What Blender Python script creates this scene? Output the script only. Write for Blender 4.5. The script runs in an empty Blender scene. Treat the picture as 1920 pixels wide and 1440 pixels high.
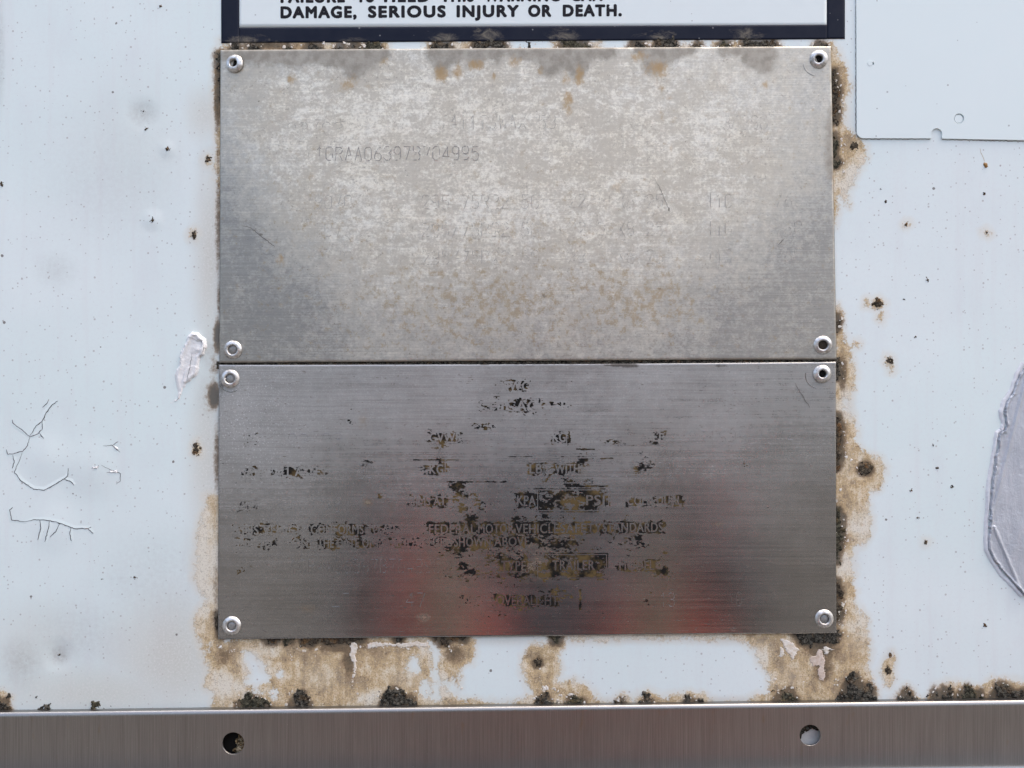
import bpy, bmesh, math, random
import numpy as np
from mathutils import Vector, Matrix

random.seed(7)
scene = bpy.context.scene
COL = scene.collection
S = 0.00025            # metres on the wall for one unit of the traced layout (plate = 1150 units = 0.29 m)
ZC = 1.45              # height of the middle of the view above the yard
CAM_D = 0.42           # camera to wall

# ------------------------------------------------------------------ camera
cd = bpy.data.cameras.new('camera'); cam = bpy.data.objects.new('camera', cd); COL.objects.link(cam)
cam.location = (0, -CAM_D, ZC); cam.rotation_euler = (math.radians(90), 0, 0)
cd.sensor_width = 36.0
cd.lens = 36.0 * CAM_D / (1920 * S)
cd.clip_start = 0.01; cd.clip_end = 500
scene.camera = cam

# ------------------------------------------------------------------ sky, sun, exposure (overcast daylight)
SUN_EL, SUN_ROT = math.radians(64), math.radians(180 - 105)
world = bpy.data.worlds.new('World'); scene.world = world; world.use_nodes = True
wn = world.node_tree
for n in list(wn.nodes): wn.nodes.remove(n)
sky = wn.nodes.new('ShaderNodeTexSky'); sky.sky_type = 'NISHITA'; sky.sun_disc = False
sky.sun_elevation = SUN_EL; sky.sun_rotation = SUN_ROT
sky.air_density = 1.0; sky.dust_density = 9.0; sky.ozone_density = 0.0
bg = wn.nodes.new('ShaderNodeBackground'); bg.inputs['Strength'].default_value = 0.15
wo = wn.nodes.new('ShaderNodeOutputWorld')
wn.links.new(sky.outputs[0], bg.inputs[0]); wn.links.new(bg.outputs[0], wo.inputs[0])
sd = bpy.data.lights.new('sun', 'SUN'); sun = bpy.data.objects.new('sun', sd); COL.objects.link(sun)
sd.energy = 0.85; sd.angle = math.radians(20); sd.color = (1.0, 0.98, 0.95)
sdir = Vector((-math.cos(SUN_EL) * math.sin(SUN_ROT), math.cos(SUN_EL) * math.cos(SUN_ROT), math.sin(SUN_EL)))
sun.rotation_euler = sdir.to_track_quat('Z', 'Y').to_euler()
sun.location = (0, -3, 6)
vs = scene.view_settings
vs.view_transform = 'Standard'; vs.look = 'None'; vs.gamma = 1.0; vs.use_curve_mapping = False
vs.exposure = 1.86
scene.cycles.use_denoising = True
scene.cycles.denoising_prefilter = 'NONE'
scene.cycles.use_adaptive_sampling = False
scene.cycles.diffuse_bounces = 3; scene.cycles.glossy_bounces = 3; scene.cycles.max_bounces = 5
scene.cycles.caustics_reflective = False; scene.cycles.caustics_refractive = False

# ------------------------------------------------------------------ small helpers
def XZ(px, py): return ((px - 960.0) * S, ZC + (720.0 - py) * S)
def W(px, py, d=0.0):                      # layout point, d millimetres in front of the wall
    x, z = XZ(px, py); return (x, -d * 0.001, z)
def W3(PX, PY, D):
    return np.stack([(PX - 960.0) * S, -D * 0.001, ZC + (720.0 - PY) * S], -1)

def link(o, parent=None):
    COL.objects.link(o)
    if parent is not None:
        o.parent = parent
        o.matrix_parent_inverse = Matrix.Translation(-WLOC[parent.name])
    return o
WLOC = {}
def world_loc(o):
    WLOC[o.name] = Vector(o.location) if o.parent is None else Vector((0, 0, 0))
def thing(name, label, cat, loc, group=None):
    o = bpy.data.objects.new(name, None); COL.objects.link(o); o.location = loc
    o.empty_display_size = 0.02
    WLOC[o.name] = Vector(loc)
    o['label'] = label; o['category'] = cat
    if group: o['group'] = group
    return o
def mesh_obj(name, verts, faces, material, parent=None, smooth=False, attrs=None, kind=None):
    me = bpy.data.meshes.new(name)
    if isinstance(verts, np.ndarray) and isinstance(faces, np.ndarray):
        nv, nf, k = len(verts), len(faces), faces.shape[1]
        me.vertices.add(nv); me.vertices.foreach_set('co', np.ascontiguousarray(verts, dtype=np.float32).ravel())
        me.loops.add(nf * k); me.loops.foreach_set('vertex_index', np.ascontiguousarray(faces, dtype=np.int32).ravel())
        me.polygons.add(nf)
        me.polygons.foreach_set('loop_start', np.arange(0, nf * k, k, dtype=np.int32))
        me.update(calc_edges=True)
    else:
        me.from_pydata([tuple(v) for v in verts], [], [tuple(f) for f in faces]); me.update()
    if attrs:
        for an, av in attrs.items():
            a = me.attributes.new(an, 'FLOAT', 'POINT')
            a.data.foreach_set('value', np.ascontiguousarray(av, dtype=np.float32).ravel())
    if smooth:
        me.polygons.foreach_set('use_smooth', np.ones(len(me.polygons), dtype=bool))
    me.materials.append(material)
    o = bpy.data.objects.new(name, me); link(o, parent)
    WLOC[o.name] = Vector((0, 0, 0))
    if kind: o['kind'] = kind
    return o

# -------- lattice noise in layout units
class Noise:
    def __init__(self, seed): self.t = np.random.RandomState(seed).rand(256, 256).astype(np.float32)
    def at(self, x, y):
        xi = np.floor(x).astype(int); yi = np.floor(y).astype(int)
        fx = x - xi; fy = y - yi
        fx = fx * fx * (3 - 2 * fx); fy = fy * fy * (3 - 2 * fy)
        t = self.t; a = xi & 255; b = (xi + 1) & 255; c = yi & 255; d = (yi + 1) & 255
        return (t[c, a] * (1 - fx) + t[c, b] * fx) * (1 - fy) + (t[d, a] * (1 - fx) + t[d, b] * fx) * fy
    def fbm(self, x, y, oct=4, gain=0.55):
        s = 0; w = 1; tot = 0
        for i in range(oct):
            s = s + w * self.at(x * 2 ** i + 17.3 * i, y * 2 ** i + 9.1 * i); tot += w; w *= gain
        return s / tot
NZ = Noise(3); NZ2 = Noise(11); NZ3 = Noise(29)

def sdf(X, Y, poly, lim=80.0):
    """signed distance to a closed outline, positive inside"""
    X = np.asarray(X, dtype=np.float64); Y = np.asarray(Y, dtype=np.float64)
    P = np.array(poly, dtype=np.float64)
    out = np.full(X.shape, -lim)
    m = (X > P[:, 0].min() - lim) & (X < P[:, 0].max() + lim) & (Y > P[:, 1].min() - lim) & (Y < P[:, 1].max() + lim)
    if not m.any(): return out
    x = X[m]; y = Y[m]
    d2 = np.full(x.shape, 1e18); ins = np.zeros(x.shape, bool)
    n = len(P)
    for i in range(n):
        ax, ay = P[i]; bx, by = P[(i + 1) % n]
        ex, ey = bx - ax, by - ay
        L = ex * ex + ey * ey + 1e-12
        t = np.clip(((x - ax) * ex + (y - ay) * ey) / L, 0, 1)
        d2 = np.minimum(d2, (x - ax - t * ex) ** 2 + (y - ay - t * ey) ** 2)
        c = (ay > y) != (by > y)
        if c.any():
            xi = ax + (y - ay) / (ey if abs(ey) > 1e-12 else 1e-12) * ex
            ins ^= c & (x < xi)
    d = np.sqrt(d2); out[m] = np.clip(np.where(ins, d, -d), -lim, lim)
    return out
def ell(cx, cy, rx, ry, n=14, rot=0.0):
    c, s = math.cos(rot), math.sin(rot)
    return [(cx + rx * math.cos(a) * c - ry * math.sin(a) * s, cy + rx * math.cos(a) * s + ry * math.sin(a) * c)
            for a in [2 * math.pi * i / n for i in range(n)]]
def blob(X, Y, cx, cy, rx, ry, amp=1.0):
    d = np.sqrt(((X - cx) / rx) ** 2 + ((Y - cy) / ry) ** 2)
    t = np.clip(1 - d, 0, 1)
    return amp * t * t * (3 - 2 * t)

# ------------------------------------------------------------------ material toolkit
class MT:
    def __init__(self, name):
        self.m = bpy.data.materials.new(name); self.m.use_nodes = True
        self.t = self.m.node_tree; self.N = self.t.nodes; self.L = self.t.links
        for n in list(self.N): self.N.remove(n)
        self.out = self.N.new('ShaderNodeOutputMaterial')
        self.b = self.N.new('ShaderNodeBsdfPrincipled')
        self.L.new(self.b.outputs[0], self.out.inputs[0])
        g = self.N.new('ShaderNodeNewGeometry')
        v = self.N.new('ShaderNodeVectorMath'); v.operation = 'SCALE'; v.inputs['Scale'].default_value = 1.0 / S
        self.L.new(g.outputs['Position'], v.inputs[0]); self.p = v.outputs[0]
    def put(self, sock, v):
        if isinstance(v, bpy.types.NodeSocket): self.L.new(v, sock)
        elif isinstance(v, (tuple, list)) and len(v) == 3 and len(sock.default_value) == 4: sock.default_value = (*v, 1)
        else: sock.default_value = v
    def vec(self, sx, sy, sz, off=(0, 0, 0)):
        n = self.N.new('ShaderNodeMapping'); self.L.new(self.p, n.inputs[0])
        n.inputs['Scale'].default_value = (sx, sy, sz); n.inputs['Location'].default_value = off
        return n.outputs[0]
    def noise(self, size=None, detail=3, rough=0.55, vec=None, dist=0.0, off=(0, 0, 0)):
        n = self.N.new('ShaderNodeTexNoise')
        if vec is None: vec = self.vec(1 / size, 1 / size, 1 / size, off)
        self.L.new(vec, n.inputs['Vector']); n.inputs['Scale'].default_value = 1.0
        n.inputs['Detail'].default_value = detail; n.inputs['Roughness'].default_value = rough
        n.inputs['Distortion'].default_value = dist
        return n.outputs[0]
    def voro(self, size, feature='F1', out='Distance', vec=None):
        n = self.N.new('ShaderNodeTexVoronoi'); n.feature = feature
        self.L.new(vec or self.vec(1 / size, 1 / size, 1 / size), n.inputs['Vector']); n.inputs['Scale'].default_value = 1.0
        return n.outputs[out]
    def attr(self, name):
        n = self.N.new('ShaderNodeAttribute'); n.attribute_name = name; return n.outputs['Fac']
    def math(self, op, a, b=0.0, c=0.0, clamp=False):
        n = self.N.new('ShaderNodeMath'); n.operation = op; n.use_clamp = clamp
        self.put(n.inputs[0], a); self.put(n.inputs[1], b)
        if op in ('MULTIPLY_ADD',): self.put(n.inputs[2], c)
        return n.outputs[0]
    def add(self, a, b): return self.math('ADD', a, b)
    def mul(self, a, b): return self.math('MULTIPLY', a, b)
    def step(self, v, lo, hi, a=0.0, b=1.0):
        n = self.N.new('ShaderNodeMapRange'); n.interpolation_type = 'SMOOTHSTEP'
        self.put(n.inputs[0], v); self.put(n.inputs[1], lo); self.put(n.inputs[2], hi)
        self.put(n.inputs[3], a); self.put(n.inputs[4], b); return n.outputs[0]
    def lin(self, v, lo, hi, a=0.0, b=1.0):
        n = self.N.new('ShaderNodeMapRange'); n.clamp = True
        self.put(n.inputs[0], v); self.put(n.inputs[1], lo); self.put(n.inputs[2], hi)
        self.put(n.inputs[3], a); self.put(n.inputs[4], b); return n.outputs[0]
    def mix(self, f, a, b, mode='MIX'):
        n = self.N.new('ShaderNodeMix'); n.data_type = 'RGBA'; n.blend_type = mode
        self.put(n.inputs[0], f); self.put(n.inputs[6], a); self.put(n.inputs[7], b); return n.outputs[2]
    def mixf(self, f, a, b):
        n = self.N.new('ShaderNodeMix'); n.data_type = 'FLOAT'
        self.put(n.inputs[0], f); self.put(n.inputs[2], a); self.put(n.inputs[3], b); return n.outputs[0]
    def ramp(self, f, stops):
        n = self.N.new('ShaderNodeValToRGB'); e = n.color_ramp.elements
        while len(e) < len(stops): e.new(0.5)
        for i, (p, c) in enumerate(stops): e[i].position = p; e[i].color = (*c, 1)
        self.put(n.inputs[0], f); return n.outputs[0]
    def bump(self, h, dist_mm=0.1, strength=1.0, normal=None):
        n = self.N.new('ShaderNodeBump'); n.inputs['Strength'].default_value = strength
        n.inputs['Distance'].default_value = dist_mm * 0.001
        self.put(n.inputs['Height'], h)
        if normal is not None: self.L.new(normal, n.inputs['Normal'])
        return n.outputs[0]
    def set(self, **k):
        for a, v in k.items():
            self.put(self.b.inputs[{'color': 'Base Color', 'rough': 'Roughness', 'metal': 'Metallic', 'normal': 'Normal',
                                    'spec': 'Specular IOR Level', 'aniso': 'Anisotropic', 'tangent': 'Tangent'}[a]], v)
        return self.m
    def const_vec(self, x, y, z):
        n = self.N.new('ShaderNodeCombineXYZ')
        n.inputs[0].default_value = x; n.inputs[1].default_value = y; n.inputs[2].default_value = z
        return n.outputs[0]

TAN_EDGE = (0.68, 0.56, 0.38); TAN = (0.55, 0.40, 0.215); BROWN = (0.20, 0.12, 0.055); CREAM = (0.76, 0.69, 0.56)

def m_wall():
    k = MT('wall_paint')
    big = k.noise(420, 3, 0.5)
    col = k.mix(k.step(big, 0.35, 0.65), (0.705, 0.80, 0.79), (0.735, 0.805, 0.80))
    # faint smears
    sm = k.noise(vec=k.vec(1 / 90, 1 / 90, 1 / 260), detail=5, rough=0.6)
    col = k.mix(k.step(sm, 0.5, 0.75, 0, 0.35), col, (0.66, 0.68, 0.70))
    wash = k.noise(vec=k.vec(1 / 26, 1, 1 / 420, (4, 0, 1)), detail=5, rough=0.6)
    col = k.mix(k.step(wash, 0.48, 0.75, 0, 0.28), col, (0.68, 0.685, 0.69))
    chalk = k.noise(7, 5, 0.75, off=(6, 6, 6))
    col = k.mix(k.step(chalk, 0.45, 0.75, 0, 0.22), col, (0.64, 0.645, 0.66))
    vd = k.voro(8.5); vdc = k.voro(8.5, out='Color'); sepd = k.N.new('ShaderNodeSeparateColor'); k.L.new(vdc, sepd.inputs[0])
    radd = k.mul(k.step(k.add(sepd.outputs[0], k.mul(k.noise(110, 3, 0.6, off=(1, 5, 5)), 0.5)), 0.66, 1.2), 0.18)
    col = k.mix(k.mul(k.math('LESS_THAN', vd, radd), 0.6), col, (0.36, 0.34, 0.34))
    # grime (soft film)
    gr = k.attr('grime'); gn = k.noise(9, 5, 0.7)
    gm = k.math('MULTIPLY', gr, k.step(gn, 0.3, 0.7, 0.45, 1.25), clamp=True)
    col = k.mix(gm, col, (0.30, 0.285, 0.27))
    # beige powdery film with pale grains
    sp = k.attr('spray'); sn = k.noise(4.2, 5, 0.8)
    col = k.mix(k.math('MULTIPLY', sp, 0.75, clamp=True), col, (0.55, 0.52, 0.44))
    col = k.mix(k.mul(k.step(sn, 0.46, 0.66), k.math('MULTIPLY', sp, 0.8, clamp=True)), col, (0.78, 0.78, 0.76))
    # sparse dust specks
    v = k.voro(17.0); vn = k.noise(150, 3, 0.6); vc = k.voro(17.0, out='Color')
    sep = k.N.new('ShaderNodeSeparateColor'); k.L.new(vc, sep.inputs[0])
    rad = k.mul(k.step(k.add(sep.outputs[0], k.mul(vn, 0.45)), 0.72, 1.12), 0.115)
    speck = k.math('LESS_THAN', v, rad)
    v2 = k.voro(46.0); vc2 = k.voro(46.0, out='Color'); sep2 = k.N.new('ShaderNodeSeparateColor'); k.L.new(vc2, sep2.inputs[0])
    rad2 = k.mul(k.step(sep2.outputs[1], 0.72, 1.0), 0.06)
    speck2 = k.math('LESS_THAN', k.add(v2, k.mul(k.add(k.noise(4, 2), -0.5), 0.05)), rad2)
    col = k.mix(k.mul(speck, 0.55), col, (0.33, 0.29, 0.28))
    col = k.mix(k.mul(speck2, 0.85), col, (0.14, 0.12, 0.11))
    # tan water stains with ragged dried edges
    ta = k.attr('tan'); n1 = k.noise(26, 7, 0.68, dist=0.6); n2 = k.noise(60, 5, 0.6, off=(40, 0, 10)); n3 = k.noise(5, 4, 0.7)
    e = k.add(k.add(ta, k.mul(k.add(n1, -0.5), 0.95)), k.mul(k.add(n3, -0.5), 0.62))
    mask = k.step(e, 0.46, 0.62)
    col = k.mix(k.step(k.add(ta, k.mul(k.add(n1, -0.5), 0.6)), 0.16, 0.5, 0, 0.38), col, (0.70, 0.64, 0.53))
    n4 = k.noise(22, 6, 0.7, off=(70, 4, 31)); fine = k.noise(2.8, 4, 0.75)
    depth = k.add(k.mul(ta, 0.42), k.add(k.mul(k.add(n2, -0.5), 1.15), k.add(k.mul(k.add(n4, -0.5), 1.1), k.add(k.mul(k.add(fine, -0.5), 0.45), 0.15))))
    runs = k.noise(vec=k.vec(1 / 11, 1, 1 / 75, (3, 0, 17)), detail=5, rough=0.65)
    depth = k.add(k.add(depth, k.mul(k.add(runs, -0.5), 0.75)), k.mul(k.attr('pale'), -0.42))
    tcol = k.ramp(depth, [(0.22, CREAM), (0.38, TAN_EDGE), (0.52, TAN), (0.68, (0.40, 0.295, 0.175)), (0.92, (0.25, 0.175, 0.10))])
    rim = k.mul(k.step(e, 0.46, 0.54), k.step(e, 0.68, 0.55))
    tcol = k.mix(k.mul(rim, 0.42), tcol, (0.40, 0.29, 0.16))
    tcol = k.mix(k.step(fine, 0.52, 0.62, 0, 0.62), tcol, (0.22, 0.145, 0.08))
    pep = k.step(k.add(k.noise(4.5, 4, 0.75, off=(8, 1, 12)), k.mul(k.add(n4, -0.5), 0.5)), 0.60, 0.66)
    tcol = k.mix(k.mul(pep, 0.75), tcol, (0.12, 0.078, 0.045))
    tcol = k.mix(k.mul(k.step(k.voro(13, 'DISTANCE_TO_EDGE', vec=k.vec(1 / 13, 1 / 13, 1 / 13, (3, 3, 3))), 0.05, 0.0), k.step(n4, 0.46, 0.6, 0, 0.55)), tcol, (0.16, 0.11, 0.065))
    tcol = k.mix(k.step(k.noise(3.6, 4, 0.7, off=(9, 3, 5)), 0.58, 0.65, 0, 0.7), tcol, (0.78, 0.72, 0.60))
    col = k.mix(k.mul(mask, k.lin(k.attr('pale'), 0, 1, 0.95, 0.6)), col, tcol)
    br = k.attr('brown')
    be = k.math('ADD', br, k.add(k.mul(k.add(k.noise(12, 6, 0.72), -0.5), 0.9), k.mul(k.add(n3, -0.5), 0.4)))
    bcol = k.ramp(be, [(0.35, (0.40, 0.28, 0.16)), (0.62, (0.22, 0.155, 0.095)), (0.95, (0.085, 0.07, 0.052))])
    bcol = k.mix(k.step(fine, 0.5, 0.72, 0, 0.6), bcol, (0.05, 0.04, 0.03))
    col = k.mix(k.mul(k.step(be, 0.30, 0.72), 0.9), col, bcol)
    h = k.add(k.mul(mask, k.mul(n3, 0.7)), k.add(k.mul(k.attr('dent'), 8.0), k.mul(k.noise(2.2, 2), 0.06)))
    h = k.add(h, k.mul(k.noise(130, 2), 1.2))
    return k.set(color=col, rough=k.mixf(mask, 0.42, 0.9), spec=k.mixf(mask, 0.35, 0.15), normal=k.bump(h, 0.16))

def m_crust(name, dark=(0.007, 0.0065, 0.0055), light=(0.082, 0.076, 0.062), rust=(0.15, 0.10, 0.055), rust_amt=0.35):
    k = MT(name)
    n = k.noise(6, 5, 0.7); f = k.noise(1.8, 3, 0.7); w = k.noise(16, 3, 0.6, off=(3, 8, 1))
    c = k.ramp(k.add(k.mul(n, 0.7), k.mul(f, 0.35)), [(0.42, dark), (0.54, light), (0.70, tuple(min(1, v * 2.3) for v in light))])
    c = k.mix(k.step(w, 0.50, 0.66, 0, rust_amt * 1.5), c, rust)
    ck = k.voro(9, 'DISTANCE_TO_EDGE', vec=k.vec(1 / 9, 1 / 9, 1 / 6.5))
    c = k.mix(k.step(ck, 0.10, 0.0, 0, 0.85), c, dark)
    return k.set(color=c, rough=0.95, spec=0.1, normal=k.bump(k.add(n, k.mul(f, 0.7)), 0.35))

def m_flake(name, a=CREAM, b=(0.84, 0.82, 0.78)):
    k = MT(name); n = k.noise(7, 4, 0.65)
    return k.set(color=k.mix(k.step(n, 0.35, 0.65), a, b), rough=0.75, spec=0.2, normal=k.bump(k.noise(3, 3), 0.08))

def m_plate_upper():
    k = MT('weathered_metal')
    ox = k.attr('oxide_sheen'); di = k.attr('dirt'); ru = k.attr('rust'); da = k.attr('dark')
    brush = k.noise(vec=k.vec(1 / 150, 1, 1 / 1.6), detail=4, rough=0.65)
    brush2 = k.noise(vec=k.vec(1 / 420, 1, 1 / 3.5, (5, 0, 3)), detail=3, rough=0.6)
    mott = k.noise(13, 6, 0.72, dist=0.3); mott2 = k.noise(70, 4, 0.6, off=(7, 7, 7)); fine = k.noise(vec=k.vec(1 / 5.5, 1 / 4, 1 / 3.2), detail=3, rough=0.7)
    # chalky oxide breaks up into specks
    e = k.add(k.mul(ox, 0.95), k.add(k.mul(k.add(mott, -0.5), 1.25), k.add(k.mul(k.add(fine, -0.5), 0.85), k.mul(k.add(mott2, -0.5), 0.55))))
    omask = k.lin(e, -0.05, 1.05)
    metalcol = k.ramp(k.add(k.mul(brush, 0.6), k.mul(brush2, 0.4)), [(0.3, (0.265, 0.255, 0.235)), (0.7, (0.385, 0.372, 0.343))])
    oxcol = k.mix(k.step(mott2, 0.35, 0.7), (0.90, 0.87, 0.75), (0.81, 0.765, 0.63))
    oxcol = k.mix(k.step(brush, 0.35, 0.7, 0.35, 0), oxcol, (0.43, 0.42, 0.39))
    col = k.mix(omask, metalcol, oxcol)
    mm = k.noise(5.2, 6, 0.8, off=(31, 2, 8)); mm2 = k.noise(vec=k.vec(1 / 26, 1, 1 / 15, (2, 0, 6)), detail=6, rough=0.75)
    mo = k.add(k.add(k.mul(mm, 0.5), k.mul(mm2, 0.5)), k.mul(k.add(k.noise(110, 4, 0.6, off=(13, 5, 2)), -0.5), 0.28))
    wr = k.noise(vec=k.vec(1 / 15, 1, 1 / 320, (7, 0, 2)), detail=5, rough=0.6)
    col = k.mix(k.step(wr, 0.52, 0.72, 0, 0.3), col, (0.40, 0.385, 0.345))
    col = k.mix(k.mul(k.step(mo, 0.44, 0.58, 0.75, 0.0), k.lin(ox, 0.1, 0.7, 0.2, 1.0)), col, (0.47, 0.435, 0.36))
    col = k.mix(k.mul(k.step(mo, 0.48, 0.68, 0.0, 0.45), k.lin(ox, 0.2, 0.9)), col, (0.91, 0.89, 0.79))
    # grey pits
    pit = k.step(k.add(k.noise(7.5, 4, 0.7, off=(11, 2, 4)), k.mul(k.add(mott2, -0.5), 0.25)), 0.60, 0.70)
    col = k.mix(k.mul(pit, 0.6), col, (0.30, 0.275, 0.235))
    tiny = k.step(k.noise(3.4, 3, 0.65, off=(1, 9, 9)), 0.66, 0.73)
    col = k.mix(k.mul(tiny, 0.75), col, (0.13, 0.115, 0.095))
    # tan freckles
    fr = k.step(k.add(k.noise(15, 6, 0.75, off=(21, 2, 14)), k.mul(k.attr('freckle'), 0.14)), 0.57, 0.74)
    col = k.mix(k.mul(fr, 0.62), col, (0.36, 0.27, 0.15))
    # dirt film running down from the top edge
    de = k.add(di, k.add(k.mul(k.add(k.noise(26, 7, 0.7, off=(2, 2, 2)), -0.5), 1.0), k.mul(k.add(fine, -0.5), 0.3)))
    dm = k.step(de, 0.36, 0.76)
    dcol = k.mix(k.step(k.noise(16, 4, 0.6), 0.35, 0.65), (0.245, 0.225, 0.185), (0.36, 0.335, 0.285))
    col = k.mix(k.mul(dm, 0.85), col, dcol)
    re = k.add(k.mul(ru, 0.75), k.mul(k.add(k.noise(vec=k.vec(1 / 15, 1, 1 / 24, (4, 4, 9)), detail=7, rough=0.75), -0.5), 1.7))
    rm = k.mul(k.step(re, 0.22, 0.75), k.step(ru, 0.02, 0.2))
    col = k.mix(k.mul(rm, 0.85), col, k.mix(fine, (0.36, 0.225, 0.09), (0.44, 0.32, 0.17)))
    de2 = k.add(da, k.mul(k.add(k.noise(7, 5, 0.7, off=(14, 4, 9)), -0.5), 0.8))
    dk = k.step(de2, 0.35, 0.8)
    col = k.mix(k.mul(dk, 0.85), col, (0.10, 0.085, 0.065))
    cover = k.math('MAXIMUM', omask, k.math('MAXIMUM', dm, k.math('MAXIMUM', rm, dk)))
    nrm = k.bump(k.add(k.mul(brush, 0.6), k.add(k.mul(omask, 0.5), k.mul(fine, 0.5))), 0.02)
    return k.set(color=col, metal=k.lin(cover, 0, 1, 0.92, 0.30), rough=k.mixf(cover, 0.36, 0.50), spec=0.35,
                 aniso=0.6, tangent=k.const_vec(0, 0, 1), normal=nrm)

def m_plate_lower():
    k = MT('brushed_metal')
    ox = k.attr('oxide_sheen'); ru = k.attr('rust'); da = k.attr('dark')
    brush = k.noise(vec=k.vec(1 / 130, 1, 1 / 1.5), detail=5, rough=0.7)
    brush2 = k.noise(vec=k.vec(1 / 500, 1, 1 / 4.0, (5, 0, 3)), detail=3, rough=0.6)
    fine = k.noise(2.2, 2, 0.6); mott = k.noise(16, 5, 0.7); cloud = k.noise(120, 4, 0.55)
    col = k.ramp(k.add(k.mul(brush, 0.62), k.mul(brush2, 0.38)), [(0.30, (0.19, 0.188, 0.182)), (0.5, (0.265, 0.262, 0.253)), (0.70, (0.36, 0.355, 0.345))])
    col = k.mix(k.step(cloud, 0.35, 0.7, 0, 0.3), col, (0.42, 0.42, 0.42))
    # bright grain, stronger on the left
    gl = k.mul(k.step(fine, 0.60, 0.74), k.attr('grain'))
    # chalk
    oe = k.add(ox, k.mul(ox, k.add(k.mul(k.add(mott, -0.5), 0.9), k.add(k.mul(k.add(cloud, -0.5), 0.7), k.mul(k.add(brush, -0.5), 0.6)))))
    om = k.lin(oe, 0.0, 1.0, 0.0, 0.85)
    col = k.mix(om, col, k.ramp(k.add(k.mul(brush, 0.6), k.mul(fine, 0.4)), [(0.3, (0.34, 0.338, 0.325)), (0.7, (0.50, 0.497, 0.48))]))
    col = k.mix(k.mul(gl, 0.8), col, (0.80, 0.81, 0.83))
    # dark flecks along the brushing
    fl = k.noise(vec=k.vec(1 / 12, 1, 1 / 3.2, (3, 3, 3)), detail=4, rough=0.7)
    fm = k.mul(k.step(k.add(fl, k.mul(cloud, 0.16)), 0.71, 0.78), 0.7)
    col = k.mix(fm, col, (0.15, 0.125, 0.10))
    re = k.add(ru, k.mul(k.add(k.noise(14, 5, 0.7, off=(4, 4, 9)), -0.5), 0.8))
    rm = k.mul(k.step(re, 0.25, 1.0), 0.62)
    col = k.mix(rm, col, k.mix(mott, (0.24, 0.16, 0.075), (0.40, 0.30, 0.16)))
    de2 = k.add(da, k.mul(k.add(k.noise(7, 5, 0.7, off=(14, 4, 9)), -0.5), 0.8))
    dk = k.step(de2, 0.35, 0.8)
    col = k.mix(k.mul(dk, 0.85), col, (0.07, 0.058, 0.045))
    cover = k.math('MAXIMUM', om, k.math('MAXIMUM', rm, k.math('MAXIMUM', dk, fm)))
    nrm = k.bump(k.add(brush, k.mul(fine, 0.4)), 0.012)
    return k.set(color=col, metal=k.lin(cover, 0, 1, 0.97, 0.30), rough=k.add(k.mixf(cover, 0.165, 0.42), k.mul(k.add(brush2, -0.5), 0.12)), spec=0.35,
                 aniso=0.55, tangent=k.const_vec(0, 0, 1), normal=nrm)

def m_rail():
    k = MT('rail_metal')
    brush = k.noise(vec=k.vec(1 / 1.6, 1, 1 / 130), detail=5, rough=0.7)
    cl = k.noise(vec=k.vec(1 / 22, 1, 1 / 160, (3, 0, 8)), detail=4, rough=0.6)
    fine = k.noise(2.4, 2, 0.6); cloud = k.noise(150, 3, 0.55)
    col = k.ramp(k.add(k.mul(brush, 0.8), k.mul(cl, 0.2)), [(0.32, (0.235, 0.228, 0.22)), (0.68, (0.365, 0.355, 0.345))])
    gl = k.mul(k.step(fine, 0.66, 0.76), k.step(cloud, 0.4, 0.6, 0.25, 0.8))
    col = k.mix(k.mul(gl, 0.6), col, (0.72, 0.72, 0.71))
    st = k.step(k.noise(vec=k.vec(1 / 20, 1, 1 / 60, (9, 1, 2)), detail=4), 0.62, 0.8)
    col = k.mix(k.mul(st, 0.45), col, (0.30, 0.22, 0.13))
    return k.set(color=col, metal=0.95, rough=k.add(0.38, k.mul(k.add(cl, -0.5), 0.08)), aniso=0.55,
                 tangent=k.const_vec(1, 0, 0), normal=k.bump(brush, 0.012))

def m_rivet():
    k = MT('rivet_metal'); n = k.noise(9, 4, 0.65); f = k.noise(2.5, 3, 0.7)
    col = k.mix(k.step(n, 0.4, 0.7), (0.66, 0.66, 0.65), (0.36, 0.34, 0.31))
    col = k.mix(k.step(k.noise(4, 4, 0.7, off=(2, 5, 1)), 0.56, 0.7, 0, 0.7), col, (0.13, 0.115, 0.09))
    return k.set(color=col, metal=0.85, rough=k.lin(n, 0.3, 0.7, 0.32, 0.5), normal=k.bump(k.add(n, k.mul(f, 0.5)), 0.06))
def m_plain(name, col, rough=0.7, spec=0.3, metal=0.0, var=0.25, size=14, bump=0.03):
    k = MT(name); n = k.noise(size, 4, 0.6); f = k.noise(2.5, 2)
    c = k.mix(n, tuple(v * (1 - var) for v in col), tuple(min(1, v * (1 + var)) for v in col))
    return k.set(color=c, rough=rough, spec=spec, metal=metal, normal=k.bump(k.add(n, k.mul(f, 0.4)), bump))
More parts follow.
